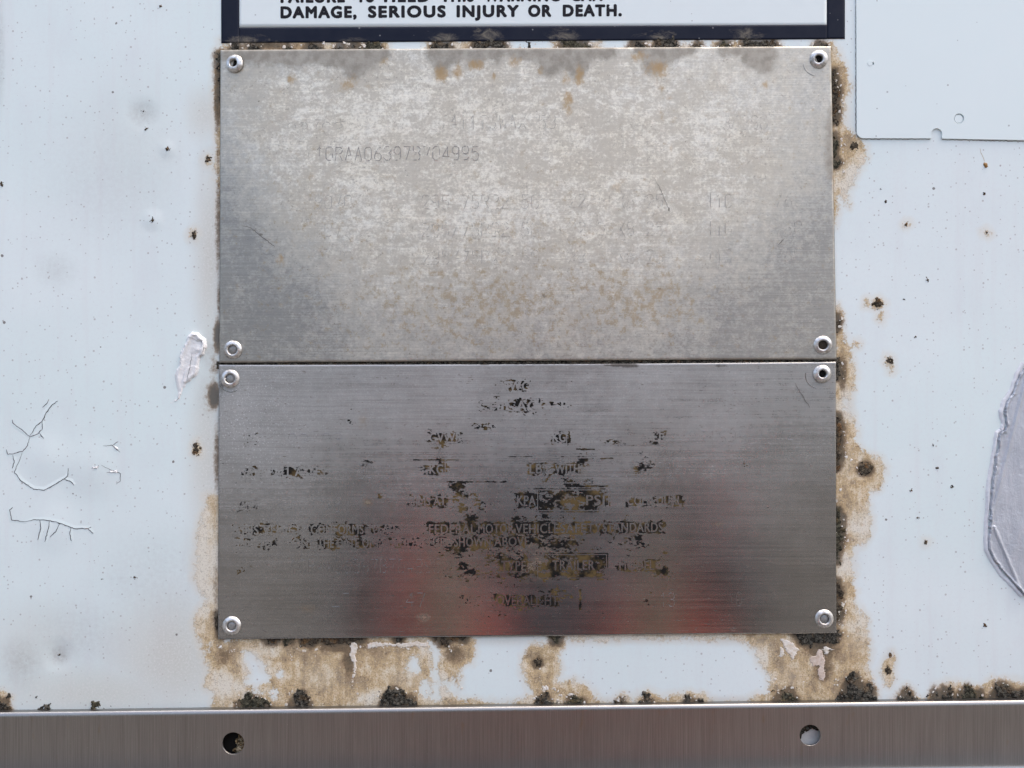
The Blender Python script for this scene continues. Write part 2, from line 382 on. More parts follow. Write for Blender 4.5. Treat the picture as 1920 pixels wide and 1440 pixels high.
def m_decal(name, base, dirt_on):
    k = MT(name)
    v = k.voro(13.0); vc = k.voro(13.0, out='Color'); sep = k.N.new('ShaderNodeSeparateColor'); k.L.new(vc, sep.inputs[0])
    rad = k.mul(k.step(sep.outputs[0], 0.70, 1.0), 0.12)
    n = k.noise(40, 4)
    c = k.mix(k.step(n, 0.3, 0.7, 0, 0.12), base, tuple(v_ * 0.8 + 0.05 for v_ in base))
    c = k.mix(k.mul(k.math('LESS_THAN', v, rad), 0.55), c, (0.33, 0.33, 0.34))
    if dirt_on:
        d = k.attr('dirt'); e = k.add(k.mul(d, 0.75), k.mul(k.add(k.noise(vec=k.vec(1 / 26, 1, 1 / 13), detail=8, rough=0.78, dist=0.8), -0.5), 1.9))
        c = k.mix(k.mul(k.mul(k.step(e, 0.30, 1.0), k.step(d, 0.0, 0.25)), 0.8), c, (0.235, 0.21, 0.165))
    return k.set(color=c, rough=0.6, spec=0.12 if dirt_on else 0.35, normal=k.bump(k.noise(30, 3), 0.03))

M_WALL = m_wall()
M_CRUST = m_crust('dark_crust'); M_CRUST_OLIVE = m_crust('olive_crust', (0.015, 0.015, 0.011), (0.078, 0.073, 0.052), (0.16, 0.115, 0.055), 0.4)
M_PIT = m_crust('rust_pit', (0.02, 0.016, 0.013), (0.085, 0.07, 0.05), (0.22, 0.12, 0.05), 0.45)
M_DEBRIS = m_crust('brown_debris', (0.03, 0.02, 0.012), (0.20, 0.14, 0.07), (0.40, 0.33, 0.22), 0.7)
M_FLAKE = m_flake('loose_paint', (0.60, 0.53, 0.42), (0.78, 0.75, 0.69)); M_FLAKE_PINK = m_flake('stained_paint', (0.56, 0.45, 0.36), (0.68, 0.58, 0.50)); M_DRIP = m_flake('cream_drip', (0.66, 0.57, 0.45), (0.80, 0.75, 0.68))
M_UP = m_plate_upper(); M_LOW = m_plate_lower(); M_RAIL = m_rail(); M_RIVET = m_rivet()
M_HOLE = m_plain('recess_shade', (0.012, 0.011, 0.010), 0.9, 0.1)  # near-black colour stands in for the shade inside holes
M_CORE = m_plain('rivet_core_metal', (0.30, 0.30, 0.29), 0.5, 0.4, 0.6, 0.5, 5, 0.1)
M_CORE_RUST = m_plain('rivet_core_rusty', (0.055, 0.042, 0.03), 0.8, 0.2, 0.2, 0.6, 5, 0.1)
M_STAMP = m_plain('stamp_groove', (0.40, 0.385, 0.35), 0.6, 0.3, 0.3, 0.35, 20)
M_STAMP_V = m_plain('stamp_groove_grey', (0.30, 0.29, 0.27), 0.6, 0.3, 0.3, 0.35, 20)
M_STAMP_L = m_plain('stamp_groove_dark', (0.30, 0.298, 0.295), 0.35, 0.4, 0.95, 0.3, 20)
M_SEAL = m_flake('white_sealant', (0.76, 0.755, 0.74), (0.84, 0.84, 0.83))
M_CRACK = m_plain('crack_shadow', (0.08, 0.078, 0.085), 0.9, 0.1)
M_WHITE_DECAL = m_decal('decal_white', (0.73, 0.80, 0.80), False)
M_NAVY = m_decal('decal_border', (0.008, 0.012, 0.026), True)
M_LETTER = m_plain('decal_lettering', (0.012, 0.012, 0.016), 0.6, 0.15)

# ------------------------------------------------------------------ traced outlines (layout units, y down)
def box(x0, y0, x1, y1): return [(x0, y0), (x1, y0), (x1, y1), (x0, y1)]
TAN_POLYS = [
    [(403, 95), (410, 84), (420, 84), (420, 420), (411, 400), (403, 300), (405, 240), (401, 190)],
    [(385, 930), (420, 925), (420, 1200), (560, 1190), (700, 1190), (880, 1192), (895, 1195), (887, 1245), (867, 1247), (862, 1262), (863, 1288),
     (848, 1300), (880, 1312), (930, 1316), (960, 1318), (960, 1334), (395, 1340), (398, 1305), (384, 1285), (386, 1240), (372, 1205), (361, 1165),
     (384, 1125), (362, 1085), (368, 1010)],
    [(960, 1334), (955, 1318), (985, 1311), (995, 1298), (985, 1278), (977, 1258), (979, 1235), (988, 1217), (1000, 1207), (1028, 1199), (1035, 1180),
     (1062, 1180), (1061, 1206), (1048, 1226), (1055, 1255), (1046, 1279), (1075, 1272), (1100, 1283), (1115, 1300), (1120, 1313), (1150, 1316), (1150, 1334)],
    [(1150, 1334), (1154, 1308), (1168, 1300), (1182, 1308), (1186, 1316), (1192, 1303), (1215, 1293), (1242, 1304), (1250, 1312), (1256, 1303), (1290, 1297),
     (1324, 1303), (1330, 1314), (1400, 1313), (1420, 1300), (1436, 1298), (1443, 1278), (1438, 1262), (1430, 1250), (1420, 1243), (1412, 1222), (1400, 1206), (1380, 1199),
     (1200, 1201), (1075, 1203), (1062, 1196), (1062, 1180), (1580, 1170), (1562, 1160), (1562, 590), (1572, 572), (1581, 600), (1583, 632), (1597, 650), (1603, 690), (1606, 712), (1597, 742),
     (1594, 766), (1601, 776), (1609, 810), (1606, 826), (1612, 840), (1626, 849), (1650, 858), (1661, 876), (1657, 897), (1647, 917), (1631, 926),
     (1628, 935), (1633, 962), (1637, 985), (1630, 1006), (1618, 1021), (1603, 1029), (1600, 1052), (1603, 1076), (1597, 1096), (1606, 1112), (1600, 1130),
     (1616, 1142), (1625, 1157), (1629, 1187), (1633, 1222), (1630, 1242), (1621, 1252), (1640, 1272), (1646, 1300), (1650, 1316), (1925, 1300), (1925, 1334)],
    [(1535, 78), (1556, 80), (1572, 97), (1584, 116), (1591, 140), (1598, 160), (1592, 182), (1588, 202), (1581, 216), (1584, 238), (1600, 250), (1616, 258),
     (1624, 275), (1626, 291), (1618, 311), (1608, 326), (1600, 346), (1590, 360), (1593, 388), (1586, 384), (1577, 372), (1572, 398), (1566, 425), (1555, 430), (1550, 95)],
    [(1655, 1245), (1662, 1232), (1674, 1222), (1679, 1235), (1676, 1258), (1678, 1272), (1668, 1288), (1655, 1280), (1650, 1262)],
    [(1655, 1318), (1680, 1306), (1686, 1292), (1700, 1286), (1713, 1294), (1718, 1306), (1738, 1306), (1752, 1288), (1775, 1277), (1800, 1280), (1840, 1286), (1862, 1274), (1890, 1272), (1935, 1282), (1935, 1320)],
    [(-20, 1290), (8, 1296), (20, 1306), (24, 1330), (-20, 1335)],
] + [ell(*e) for e in [(1646, 569, 13, 12), (1651, 592, 7, 12), (1626, 566, 8, 9), (1667, 677, 9, 11), (1671, 690, 6, 8), (1604, 645, 8, 8), (1700, 420, 6, 6), (1599, 273, 14, 16),
                        (1736, 1017, 6, 7), (1850, 436, 7, 8), (368, 842, 9, 13), (390, 299, 8, 10), (363, 440, 8, 10)]]
TAN_POLYS += [box(a, 76, b, 100) for a, b in [(412, 632), (640, 730), (796, 905), (925, 955), (1035, 1112), (1110, 1126), (1178, 1275), (1275, 1320), (1333, 1466), (1524, 1562)]]
TAN_HOLES = [
    [(461, 1224), (455, 1236), (464, 1260), (458, 1288), (480, 1291), (503, 1281), (510, 1270), (497, 1255), (492, 1240), (476, 1228)],
    [(518, 1264), (529, 1258), (528, 1275), (517, 1278)], [(460, 1300), (484, 1294), (491, 1300), (468, 1304)], [(505, 1289), (519, 1293), (518, 1312), (508, 1309)],
    [(804, 1203), (821, 1204), (826, 1225), (823, 1242), (826, 1312), (808, 1312), (811, 1242), (807, 1216)],
    [(771, 1229), (784, 1227), (788, 1250), (787, 1266), (764, 1258)], [(787, 1273), (806, 1271), (808, 1290), (800, 1309), (789, 1302)],
    [(832, 1284), (850, 1276), (862, 1290), (860, 1306), (838, 1298)], [(940, 1300), (955, 1297), (958, 1312), (940, 1312)],
    [(1582, 205), (1596, 196), (1603, 238), (1588, 232)], [(1583, 745), (1594, 750), (1592, 772), (1580, 770)],
    [(395, 1205), (382, 1240), (386, 1290), (398, 1300), (400, 1330), (372, 1330), (360, 1250)],
]
# raised dark crusts: (outline, height mm)
def hump(x0, x1, yb, yt, skew=0.0, nose=0.45):
    w = x1 - x0
    j_ = [((x0 * 0.37 + q * 2.3) % 1.0 - 0.5) * 0.5 for q in range(6)]
    return [(x0, yb), (x0 + w * 0.04, yb - (yb - yt) * (0.30 + j_[0])), (x0 + w * 0.16, yb - (yb - yt) * (0.62 + j_[1])), (x0 + w * (0.30 + skew), yb - (yb - yt) * (0.78 + j_[2])), (x0 + w * (nose + skew), yt),
            (x0 + w * (0.66 + skew * 0.5), yb - (yb - yt) * (0.70 + j_[3])), (x0 + w * 0.84, yb - (yb - yt) * (0.62 + j_[4])), (x0 + w * 0.95, yb - (yb - yt) * (0.3 + j_[5])), (x1, yb)]
def rail_y(x): return 1331 - 23 * x / 1920.0
CRUSTS = []
for (x0, x1, yt, sk) in [(440, 510, 1303, 0), (538, 586, 1294, 0.12), (709, 782, 1288, 0.05), (1000, 1037, 1298, 0.15), (1058, 1098, 1302, -0.1), (1154, 1174, 1308, 0),
                         (1203, 1226, 1304, 0), (1279, 1316, 1306, -0.1), (1446, 1500, 1288, 0.2), (1574, 1640, 1266, 0.05), (1686, 1714, 1292, 0), (1745, 1790, 1288, 0.1),
                         (1793, 1844, 1287, -0.05), (1852, 1935, 1281, -0.1), (-25, 22, 1303, -0.1), (77, 93, 1322, 0), (167, 184, 1313, 0), (182, 208, 1317, 0)]:
    CRUSTS.append((hump(x0, x1, rail_y((x0 + x1) / 2) + 4, yt, sk), 0.9))
def edge_top(x): return 95 - 7 * (x - 414) / 1143.0
for (x0, x1, yt) in [(430, 454, 80), (463, 492, 80), (530, 549, 80), (568, 606, 81), (626, 648, 80), (650, 678, 79), (680, 718, 79), (806, 850, 76), (880, 952, 74), (980, 1002, 77),
                     (1046, 1108, 76), (1178, 1214, 75), (1222, 1272, 69), (1298, 1318, 78), (1344, 1372, 76), (1386, 1462, 73), (1524, 1552, 79)]:
    b = edge_top((x0 + x1) / 2) + 2
    CRUSTS.append(([(x0, b), (x0 + 5, b - 8), (x0 + 9, yt + 1), ((x0 + x1) / 2, yt), (x1 - 9, yt + 2), (x1 - 4, b - 7), (x1, b)], 0.55))
for p in [[(1556, 132), (1566, 130), (1572, 150), (1576, 175), (1572, 195), (1574, 215), (1568, 232), (1558, 232)],
          [(1558, 250), (1567, 250), (1571, 272), (1568, 292), (1578, 304), (1570, 314), (1559, 314)],
          [(1556, 588), (1573, 590), (1576, 606), (1571, 622), (1558, 622)],
          [(1558, 676), (1574, 674), (1578, 696), (1573, 712), (1560, 712)],
          [(1560, 776), (1574, 776), (1580, 800), (1579, 840), (1581, 858), (1572, 882), (1560, 882)],
          [(1560, 950), (1573, 952), (1583, 968), (1582, 990), (1584, 1010), (1576, 1030), (1572, 1056), (1560, 1056)],
          [(1562, 1084), (1574, 1088), (1578, 1108), (1574, 1128), (1580, 1150), (1574, 1166), (1562, 1164)],
          [(1480, 1180), (1500, 1206), (1520, 1211), (1545, 1206), (1570, 1204), (1576, 1190), (1560, 1176)],
          [(490, 1190), (500, 1208), (520, 1206), (530, 1192)], [(528, 1190), (534, 1207), (548, 1205), (552, 1190)], [(560, 1190), (566, 1208), (586, 1212), (600, 1204), (622, 1212), (648, 1208), (682, 1204), (684, 1190)],
          [(738, 1190), (742, 1206), (754, 1205), (756, 1190)], [(810, 1190), (822, 1207), (838, 1211), (848, 1200), (874, 1204), (876, 1190)],
          [(1030, 1188), (1036, 1206), (1050, 1207), (1054, 1188)],
          [(404, 1150), (416, 1148), (416, 1192), (408, 1190)], [(406, 100), (417, 98), (417, 200), (410, 190)]]:
    CRUSTS.append((p, 0.7))
PITS = [(1622, 880, 15, 13), (1008, 1243, 9, 9), (1646, 569, 10, 9), (1667, 676, 7, 7), (1664, 1257, 7, 9), (1600, 272, 9, 9), (1668, 1229, 4, 4), (1700, 420, 4, 4), (1736, 1016, 4, 5),
        (1739, 524, 3, 5), (1717, 632, 3, 2.5), (368, 842, 7.5, 12), (391, 299, 6, 8), (364, 441, 6, 8), (286, 413, 4.5, 5), (314, 279, 5, 4), (268, 209, 3.5, 3), (275, 241, 4, 3),
        (112, 1229, 4, 3), (300, 12, 3, 4), (254, 1083, 3.5, 3.5), (190, 1086, 3, 2.5), (1708, 919, 3, 3), (1720, 971, 3.5, 3), (1847, 1172, 4, 4), (1849, 435, 3, 3), (1695, 561, 3, 3),
        (1749, 834, 2.5, 3), (1757, 878, 3, 3), (1785, 913, 2.5, 3.5), (1652, 355, 2.5, 2), (1661, 378, 2, 2.5), (1845, 363, 2.5, 2.5), (1548, 1182, 3, 3), (67, 1307, 3, 3), (2, 345, 4, 5)]

# ------------------------------------------------------------------ ground of the yard and the trailer wall
k = MT('yard_gravel'); gn = k.noise(60, 6, 0.7); gv = k.voro(90)
M_GROUND = k.set(color=k.mix(gn, (0.035, 0.034, 0.032), (0.07, 0.067, 0.062)), rough=0.95, normal=k.bump(gv, 8.0))
g = mesh_obj('ground', [(-40, -60, 0), (40, -60, 0), (40, 1.5, 0), (-40, 1.5, 0)], [(0, 1, 2, 3)], M_GROUND); g['kind'] = 'structure'

fx = np.arange(-24, 1945, 4.0); fy = np.arange(-24, 1465, 4.0)
ax = np.concatenate([np.linspace(-1400, -80, 12), fx, np.linspace(2000, 3300, 12)])
ay = np.concatenate([np.linspace(-1000, -80, 9), fy, np.linspace(1520, 2500, 9)])
GX, GY = np.meshgrid(ax, ay)
F = np.full(GX.shape, -80.0)
for p in TAN_POLYS: F = np.maximum(F, sdf(GX, GY, p))
for p in TAN_HOLES: F = np.minimum(F, -sdf(GX, GY, p) + 2)
tan = np.clip(0.5 + F / 44.0, 0, 1)
# soft beige creep on the left of the plates and faint film along edges
brown = np.zeros(GX.shape)
for p, h in CRUSTS:
    side = p[0][0] > 1540 or p[0][1] < 1250
    brown = np.maximum(brown, (0.95 if side else 0.8) * np.exp(-np.maximum(0, -sdf(GX, GY, p)) / (11.0 if side else 8.0)))
for (cx, cy, rx, ry) in PITS[:2]: brown = np.maximum(brown, 0.8 * np.exp(-np.maximum(0, -sdf(GX, GY, ell(cx, cy, rx, ry))) / 9.0))
brown *= (F > -22)
for b in [(690, 1215, 70, 60, .55), (655, 1240, 34, 70, .85), (640, 1215, 120, 22, .8), (850, 1225, 44, 44, .8), (420, 1232, 34, 44, .7), (600, 1205, 90, 24, .6), (1540, 1215, 80, 50, .9), (1545, 1255, 44, 60, .85), (1580, 700, 20, 80, .9), (1585, 985, 16, 70, .6),
          (1580, 1130, 18, 60, .6), (1008, 1240, 26, 46, .6), (405, 1130, 16, 60, .4), (560, 1222, 30, 24, .35), (740, 1225, 60, 18, .35)]:
    brown = np.maximum(brown, blob(GX, GY, *b))
for b in [(408, 630, 16, 62, 1.15), (401, 742, 22, 52, 1.2), (402, 690, 22, 60, .6), (394, 745, 34, 80, .5), (408, 180, 14, 150, 1.0), (409, 300, 10, 120, .6), (500, 86, 140, 18, .9), (680, 86, 50, 12, .7), (410, 420, 15, 240, .72), (407, 860, 16, 160, .72), (411, 560, 12, 90, .7), (404, 1100, 16, 120, .55)]:
    brown = np.maximum(brown, blob(GX, GY, *b))
grime = np.zeros(GX.shape)
for b in [(112, 1228, 30, 30, .6), (268, 213, 44, 40, .42), (394, 660, 30, 60, .4), (300, 1080, 180, 140, .16), (40, 1240, 60, 70, .4), (150, 1190, 150, 100, .2), (105, 505, 60, 50, .2), (200, 330, 240, 200, .12), (330, 1130, 90, 110, .16), (310, 290, 60, 50, .14), (392, 740, 34, 70, .3),
          (1668, 1235, 20, 30, .2), (250, 300, 160, 200, .06), (170, 880, 90, 70, .07), (385, 300, 40, 60, .12), (362, 442, 30, 40, .12), (230, 1084, 60, 7, .18), (1600, 980, 40, 200, .12), (0, 100, 14, 160, .35)]:
    grime = np.maximum(grime, blob(GX, GY, *b))
spray = np.zeros(GX.shape)
for b in [(385, 215, 60, 80, .7), (396, 480, 52, 300, .85), (390, 860, 60, 260, .8), (330, 1235, 190, 170, .85), (180, 1300, 320, 80, .7), (60, 1210, 140, 130, .35), (250, 250, 170, 200, .14), (390, 1030, 60, 160, .6), (1150, 1195, 200, 18, .6), (950, 1200, 120, 18, .6),
          (1370, 1195, 120, 22, .7), (1590, 225, 30, 60, .4), (1590, 760, 24, 60, .5), (1300, 1316, 500, 16, .6), (40, 1240, 60, 80, .3)]:
    spray = np.maximum(spray, blob(GX, GY, *b))
pale = np.zeros(GX.shape)
for b in [(380, 1050, 56, 190, 1.0), (1612, 985, 40, 60, .7), (1590, 755, 24, 50, .9), (1585, 1060, 26, 40, .6), (420, 1290, 60, 50, .7), (505, 1215, 40, 30, .6), (700, 1310, 60, 24, .6), (830, 1290, 60, 40, .5), (1425, 1225, 40, 40, .6), (1600, 340, 40, 60, .6), (1600, 210, 30, 40, .5),
          (1660, 1310, 90, 20, .5), (1150, 1195, 300, 20, .7), (1615, 1190, 40, 60, .4), (600, 1270, 60, 40, .35), (760, 1270, 60, 40, .35), (1480, 1270, 50, 40, .3), (470, 1240, 40, 50, .7), (660, 87, 40, 12, .5), (930, 87, 60, 12, .8), (860, 87, 30, 12, .4), (1290, 87, 40, 12, .5), (1590, 870, 24, 60, .3)]:
    pale = np.maximum(pale, blob(GX, GY, *b))
dent = 0.5 * NZ.fbm(GX / 300, GY / 300, 2)
for (cx, cy, r, a) in [(112, 1228, 40, -.3), (268, 213, 40, -.2), (286, 413, 26, .25), (314, 280, 22, .2), (170, 880, 70, .35), (90, 860, 60, .3), (100, 990, 60, .25), (1622, 880, 30, -.3), (1008, 1243, 30, -.3)]:
    dent += blob(GX, GY, cx, cy, r, r, a)
nx, ny = len(ax), len(ay)
idx = np.arange(nx * ny).reshape(ny, nx)
faces = np.stack([idx[1:, :-1], idx[1:, 1:], idx[:-1, 1:], idx[:-1, :-1]], -1).reshape(-1, 4)
wall = mesh_obj('wall', W3(GX, GY, np.zeros(GX.shape)).reshape(-1, 3), faces, M_WALL, None, True,
                dict(tan=tan, brown=brown, grime=grime, spray=spray, dent=dent, pale=pale))
wall['kind'] = 'structure'

def relief(name, poly, height, material, parent, step=1.0, ragged=4.0, lump=0.6, rsize=7.0, round_w=4.0, base=0.02, seed=0, smooth=False, hfun=None, kind=None):
    """a lumpy raised patch with a ragged outline, standing `height` mm proud of the wall"""
    P = np.array(poly); x0, y0 = P.min(0) - ragged - 2; x1, y1 = P.max(0) + ragged + 2
    xs = np.arange(x0, x1 + step, step); ys = np.arange(y0, y1 + step, step)
    X, Y = np.meshgrid(xs, ys)
    o = seed * 13.7
    D = sdf(X, Y, poly, 60) + ragged * 2.2 * (NZ2.fbm(X / rsize + o, Y / rsize + o, 4, 0.65) - 0.5)
    jx = (NZ.at(X * 0.9 + o, Y * 0.9) - 0.5) * step * 0.7; jy = (NZ3.at(X * 0.9 + o, Y * 0.9) - 0.5) * step * 0.7
    prof = np.clip(D / round_w, 0, 1); prof = np.sqrt(np.clip(prof * (2 - prof), 0, 1))
    n = NZ3.fbm(X / (rsize * 0.9) + o, Y / (rsize * 0.9), 4, 0.65)
    H = height * prof * (1 - lump + lump * 2 * np.clip(n - 0.1, 0, 1))
    if hfun is not None: H = hfun(X, Y, D, H)
    V = D > 0
    cell = V[1:, :-1] & V[1:, 1:] & V[:-1, 1:] & V[:-1, :-1]
    id_ = np.arange(X.size).reshape(X.shape)
    f = np.stack([id_[1:, :-1], id_[1:, 1:], id_[:-1, 1:], id_[:-1, :-1]], -1)[cell]
    if len(f) == 0: return None
    used = np.unique(f); remap = np.zeros(X.size, int); remap[used] = np.arange(len(used))
    # outline vertices drop to the surface
    touch = np.zeros(X.shape, int)
    touch[1:, :-1] += cell; touch[1:, 1:] += cell; touch[:-1, 1:] += cell; touch[:-1, :-1] += cell
    H = np.where(touch == 4, np.maximum(H, 0.05), 0.0) + base
    co = W3(X + jx, Y + jy, H).reshape(-1, 3)[used]
    return mesh_obj(name, co, remap[f], material, parent, smooth, kind=kind)

for i, (p, h) in enumerate(CRUSTS):
    relief('dirt_crust', p, h * (0.65 if h > .8 else 0.42), (M_PIT if h == 0.7 and i % 2 else M_CRUST) if i % 4 else M_CRUST_OLIVE, wall, 1.0, 19.0 if h > .8 else 11.0, 0.95, 12.0 if h > .8 else 9.0, 3.0, seed=i + 1)
for i, (cx, cy, rx, ry) in enumerate(PITS):
    relief('rust_pit', ell(cx, cy, rx, ry), 0.28, M_PIT, wall, 0.7 if rx < 8 else 1.0, min(8.0, rx * 0.85), 0.8, max(3.0, rx * 0.6), 3.0, seed=i + 51)

# loose paint along the crusts: chips nobody could count
rng = np.random.RandomState(5)
def chips(spots, parent, material, name='paint_flakes', size=(0.8, 4.2), lift=0.15):
    vs, fs = [], []
    for (cx, cy, rx, ry, n) in spots:
        for _ in range(int(n * 0.42 + 0.5)):
            a = rng.rand() * 6.283; r = math.sqrt(rng.rand())
            x, y = cx + rx * r * math.cos(a), cy + ry * r * math.sin(a)
            s = size[0] + (size[1] - size[0]) * rng.rand() ** 2.2; m = rng.randint(5, 8); st = rng.uniform(0.5, 1.0); th = rng.rand() * 6.28
            b = len(vs); hh = 0.06 + lift * rng.rand()
            for q in range(m):
                t = 2 * math.pi * q / m; rr = s * rng.uniform(0.45, 1.25)
                u, v = rr * math.cos(t), rr * st * math.sin(t)
                vs.append(W(x + u * math.cos(th) - v * math.sin(th), y + u * math.sin(th) + v * math.cos(th), hh + rng.uniform(-.04, .12)))
            vs.append(W(x, y, hh + 0.12))
            for q in range(m): fs.append((b + m, b + q, b + (q + 1) % m))
    return mesh_obj(name, vs, fs, material, parent, kind='stuff')
sp = []
for i, (p, h) in enumerate(CRUSTS):
    P = np.array(p)
    if P[:, 0].max() < 398: continue
    top = P[np.argmin(P[:, 1])]; w = np.ptp(P[:, 0]); hgt = np.ptp(P[:, 1])
    if P[:, 1].min() > 1250: sp += [(P[:, 0].mean(), P[:, 1].min() + hgt * 0.18, w * 0.5, 6, int(5 + w * 0.28)), (P[:, 0].min() + 2, P[:, 1].max() - hgt * .4, 4, hgt * .4, 5), (P[:, 0].max() - 2, P[:, 1].max() - hgt * .4, 4, hgt * .4, 5)]
    elif P[:, 1].max() < 110: sp += [(P[:, 0].min(), 86, 5, 6, 8), (P[:, 0].max(), 86, 5, 6, 8)]
    elif P[:, 0].min() > 1540: sp += [(P[:, 0].max() + 2, P[:, 1].mean(), 5, hgt * 0.5, int(hgt * 0.35))]
sp += [(413, 1212, 10, 4, 14), (432, 1219, 10, 5, 22), (565, 1216, 10, 6, 14), (597, 1215, 7, 4, 14), (547, 1232, 3, 6, 6), (680, 1215, 6, 6, 10), (700, 1215, 30, 7, 12), (770, 1215, 20, 5, 14), (845, 1216, 5, 6, 10), (866, 1212, 10, 4, 8),
       (1018, 1288, 10, 9, 26), (1042, 1292, 6, 6, 12), (1050, 1312, 6, 10, 22), (1078, 1300, 8, 6, 12), (1012, 1245, 12, 12, 8), (1612, 886, 8, 6, 12), (1570, 1280, 10, 8, 16), (1510, 1278, 8, 8, 10), (1455, 1280, 10, 8, 12),
       (1576, 1160, 6, 26, 16), (1590, 880, 20, 60, 16), (1585, 1000, 20, 60, 20), (1590, 1180, 26, 50, 24), (1572, 150, 5, 20, 10), (1590, 300, 16, 30, 22), (700, 1300, 40, 14, 20), (830, 1295, 40, 12, 24), (480, 1300, 40, 10, 20), (950, 1250, 4, 4, 3)]
chips(sp, wall, M_FLAKE)
# tan grains creeping over the paint at the stain margins
for nm, poly, mm in [('paint_drip', [(655, 1207), (661, 1203), (668, 1207), (671, 1218), (667, 1228), (670, 1240), (668, 1255), (664, 1272), (661, 1286), (659, 1283), (662, 1262), (662, 1245), (658, 1232), (655, 1228), (657, 1216)], M_DRIP),
                     ('paint_drip', [(686, 1206), (705, 1204), (740, 1207), (770, 1203), (802, 1204), (806, 1214), (780, 1213), (752, 1216), (745, 1211), (715, 1213), (690, 1216)], M_DRIP),
                     ('paint_flake', [(1463, 1198), (1475, 1198), (1490, 1208), (1499, 1220), (1494, 1224), (1488, 1236), (1484, 1239), (1482, 1230), (1474, 1220), (1468, 1210)], M_DRIP),
                     ('paint_flake', [(1462, 1212), (1468, 1216), (1472, 1228), (1466, 1234), (1461, 1230)], M_FLAKE),
                     ('paint_flake', [(1541, 1218), (1548, 1210), (1556, 1214), (1564, 1217), (1556, 1219), (1554, 1227), (1548, 1228), (1544, 1222)], M_FLAKE),
                     ('paint_drip', [(1518, 1230), (1530, 1228), (1534, 1217), (1543, 1220), (1546, 1238), (1546, 1252), (1548, 1264), (1544, 1276), (1535, 1272), (1532, 1262), (1535, 1250), (1526, 1250), (1520, 1242)], M_FLAKE_PINK)]:
    relief(nm, poly, 0.16, mm, wall, 0.7, 2.0, 0.4, 5.0, 1.5, seed=len(nm) + len(poly))

# cracks in the paint
def ribbon(name, lines, width, material, parent, d=0.03):
    vs, fs = [], []
    for ln in lines:
        P = [Vector(p) for p in ln]; Q = []
        for i in range(len(P) - 1):                       # subdivide and jitter
            n = max(2, int((P[i + 1] - P[i]).length / 3))
            for j in range(n): Q.append(P[i].lerp(P[i + 1], j / n) + (Vector((rng.uniform(-.7, .7), rng.uniform(-.7, .7))) if j else Vector((0, 0))))
        Q.append(P[-1])
        for i, q in enumerate(Q):
            t = (Q[min(i + 1, len(Q) - 1)] - Q[max(i - 1, 0)]).normalized(); nrm = Vector((-t.y, t.x))
            f = i / (len(Q) - 1); w = width * (0.35 + 0.65 * math.sin(math.pi * min(1, 0.15 + 0.85 * (1 - f)))) * rng.uniform(.75, 1.2) / 2
            vs += [W(*(q - nrm * w), d), W(*(q + nrm * w), d)]
            if i: b = len(vs); fs.append((b - 4, b - 3, b - 1, b - 2))
    return mesh_obj(name, vs, fs, material, parent)
C1 = [[(56, 818), (52, 835), (43, 846), (28, 850), (15, 852), (12, 843)], [(56, 818), (68, 798), (79, 790), (87, 773), (97, 760), (108, 752)], [(79, 790), (80, 803), (72, 813), (56, 819)],
      [(56, 818), (43, 807), (24, 793), (23, 787)], [(43, 846), (35, 867), (27, 885), (40, 902), (63, 917), (83, 919), (100, 910), (120, 898), (127, 892), (128, 878)], [(120, 898), (133, 903), (139, 910)],
      [(92, 748), (87, 758), (80, 764)], [(24, 853), (27, 867), (23, 878)], [(74, 812), (82, 822)]]
C2 = [[(49, 978), (22, 975), (18, 956), (24, 951)], [(49, 978), (66, 974), (94, 976), (116, 982), (139, 991), (165, 991), (171, 988)], [(75, 975), (77, 990), (71, 1012)], [(93, 977), (90, 994), (84, 1016)],
      [(133, 990), (131, 1001), (134, 1014)], [(112, 981), (105, 997), (94, 1007)], [(165, 991), (175, 1000)]]
C3 = [[(193, 836), (211, 835), (218, 842), (225, 848)], [(211, 835), (222, 828)], [(172, 878), (186, 873)], [(190, 872), (206, 880), (226, 888), (226, 902), (218, 908)], [(200, 886), (216, 883), (222, 886)]]
def lifted(lines, parent):
    vs, fs = [], []
    for ln in lines:
        P = [Vector(p) for p in ln]
        for i, q in enumerate(P):
            t = (P[min(i + 1, len(P) - 1)] - P[max(i - 1, 0)]).normalized(); nrm = Vector((-t.y, t.x)); f = math.sin(math.pi * (i + 0.3) / (len(P) - 0.4))
            vs += [W(*(q - nrm * 0.6), 0.02 + 0.09 * f), W(*(q - nrm * (3.0 + 3.5 * f)), 0.004)]
            if i: b = len(vs); fs.append((b - 4, b - 3, b - 1, b - 2))
    return mesh_obj('lifted_paint', vs, fs, M_LIFT, parent, True)
M_LIFT = m_plain('lifted_paint', (0.715, 0.80, 0.795), 0.45, 0.3, 0, 0.03, 60)
for c in (C1, C2): lifted(c, wall)
for c, w in ((C1, 1.5), (C2, 1.5), (C3, 1.0)):
    ribbon('paint_crack', c, w, M_CRACK, wall, 0.10)
for p in [[(172, 875), (186, 872), (184, 878), (174, 881)], [(200, 885), (218, 880), (224, 886), (206, 888)], [(212, 836), (222, 838), (224, 847), (216, 842)]]:
    relief('paint_flake', p, 0.3, M_SEAL, wall, 0.8, 1.5, 0.3, 4, 2, seed=p[0][0])

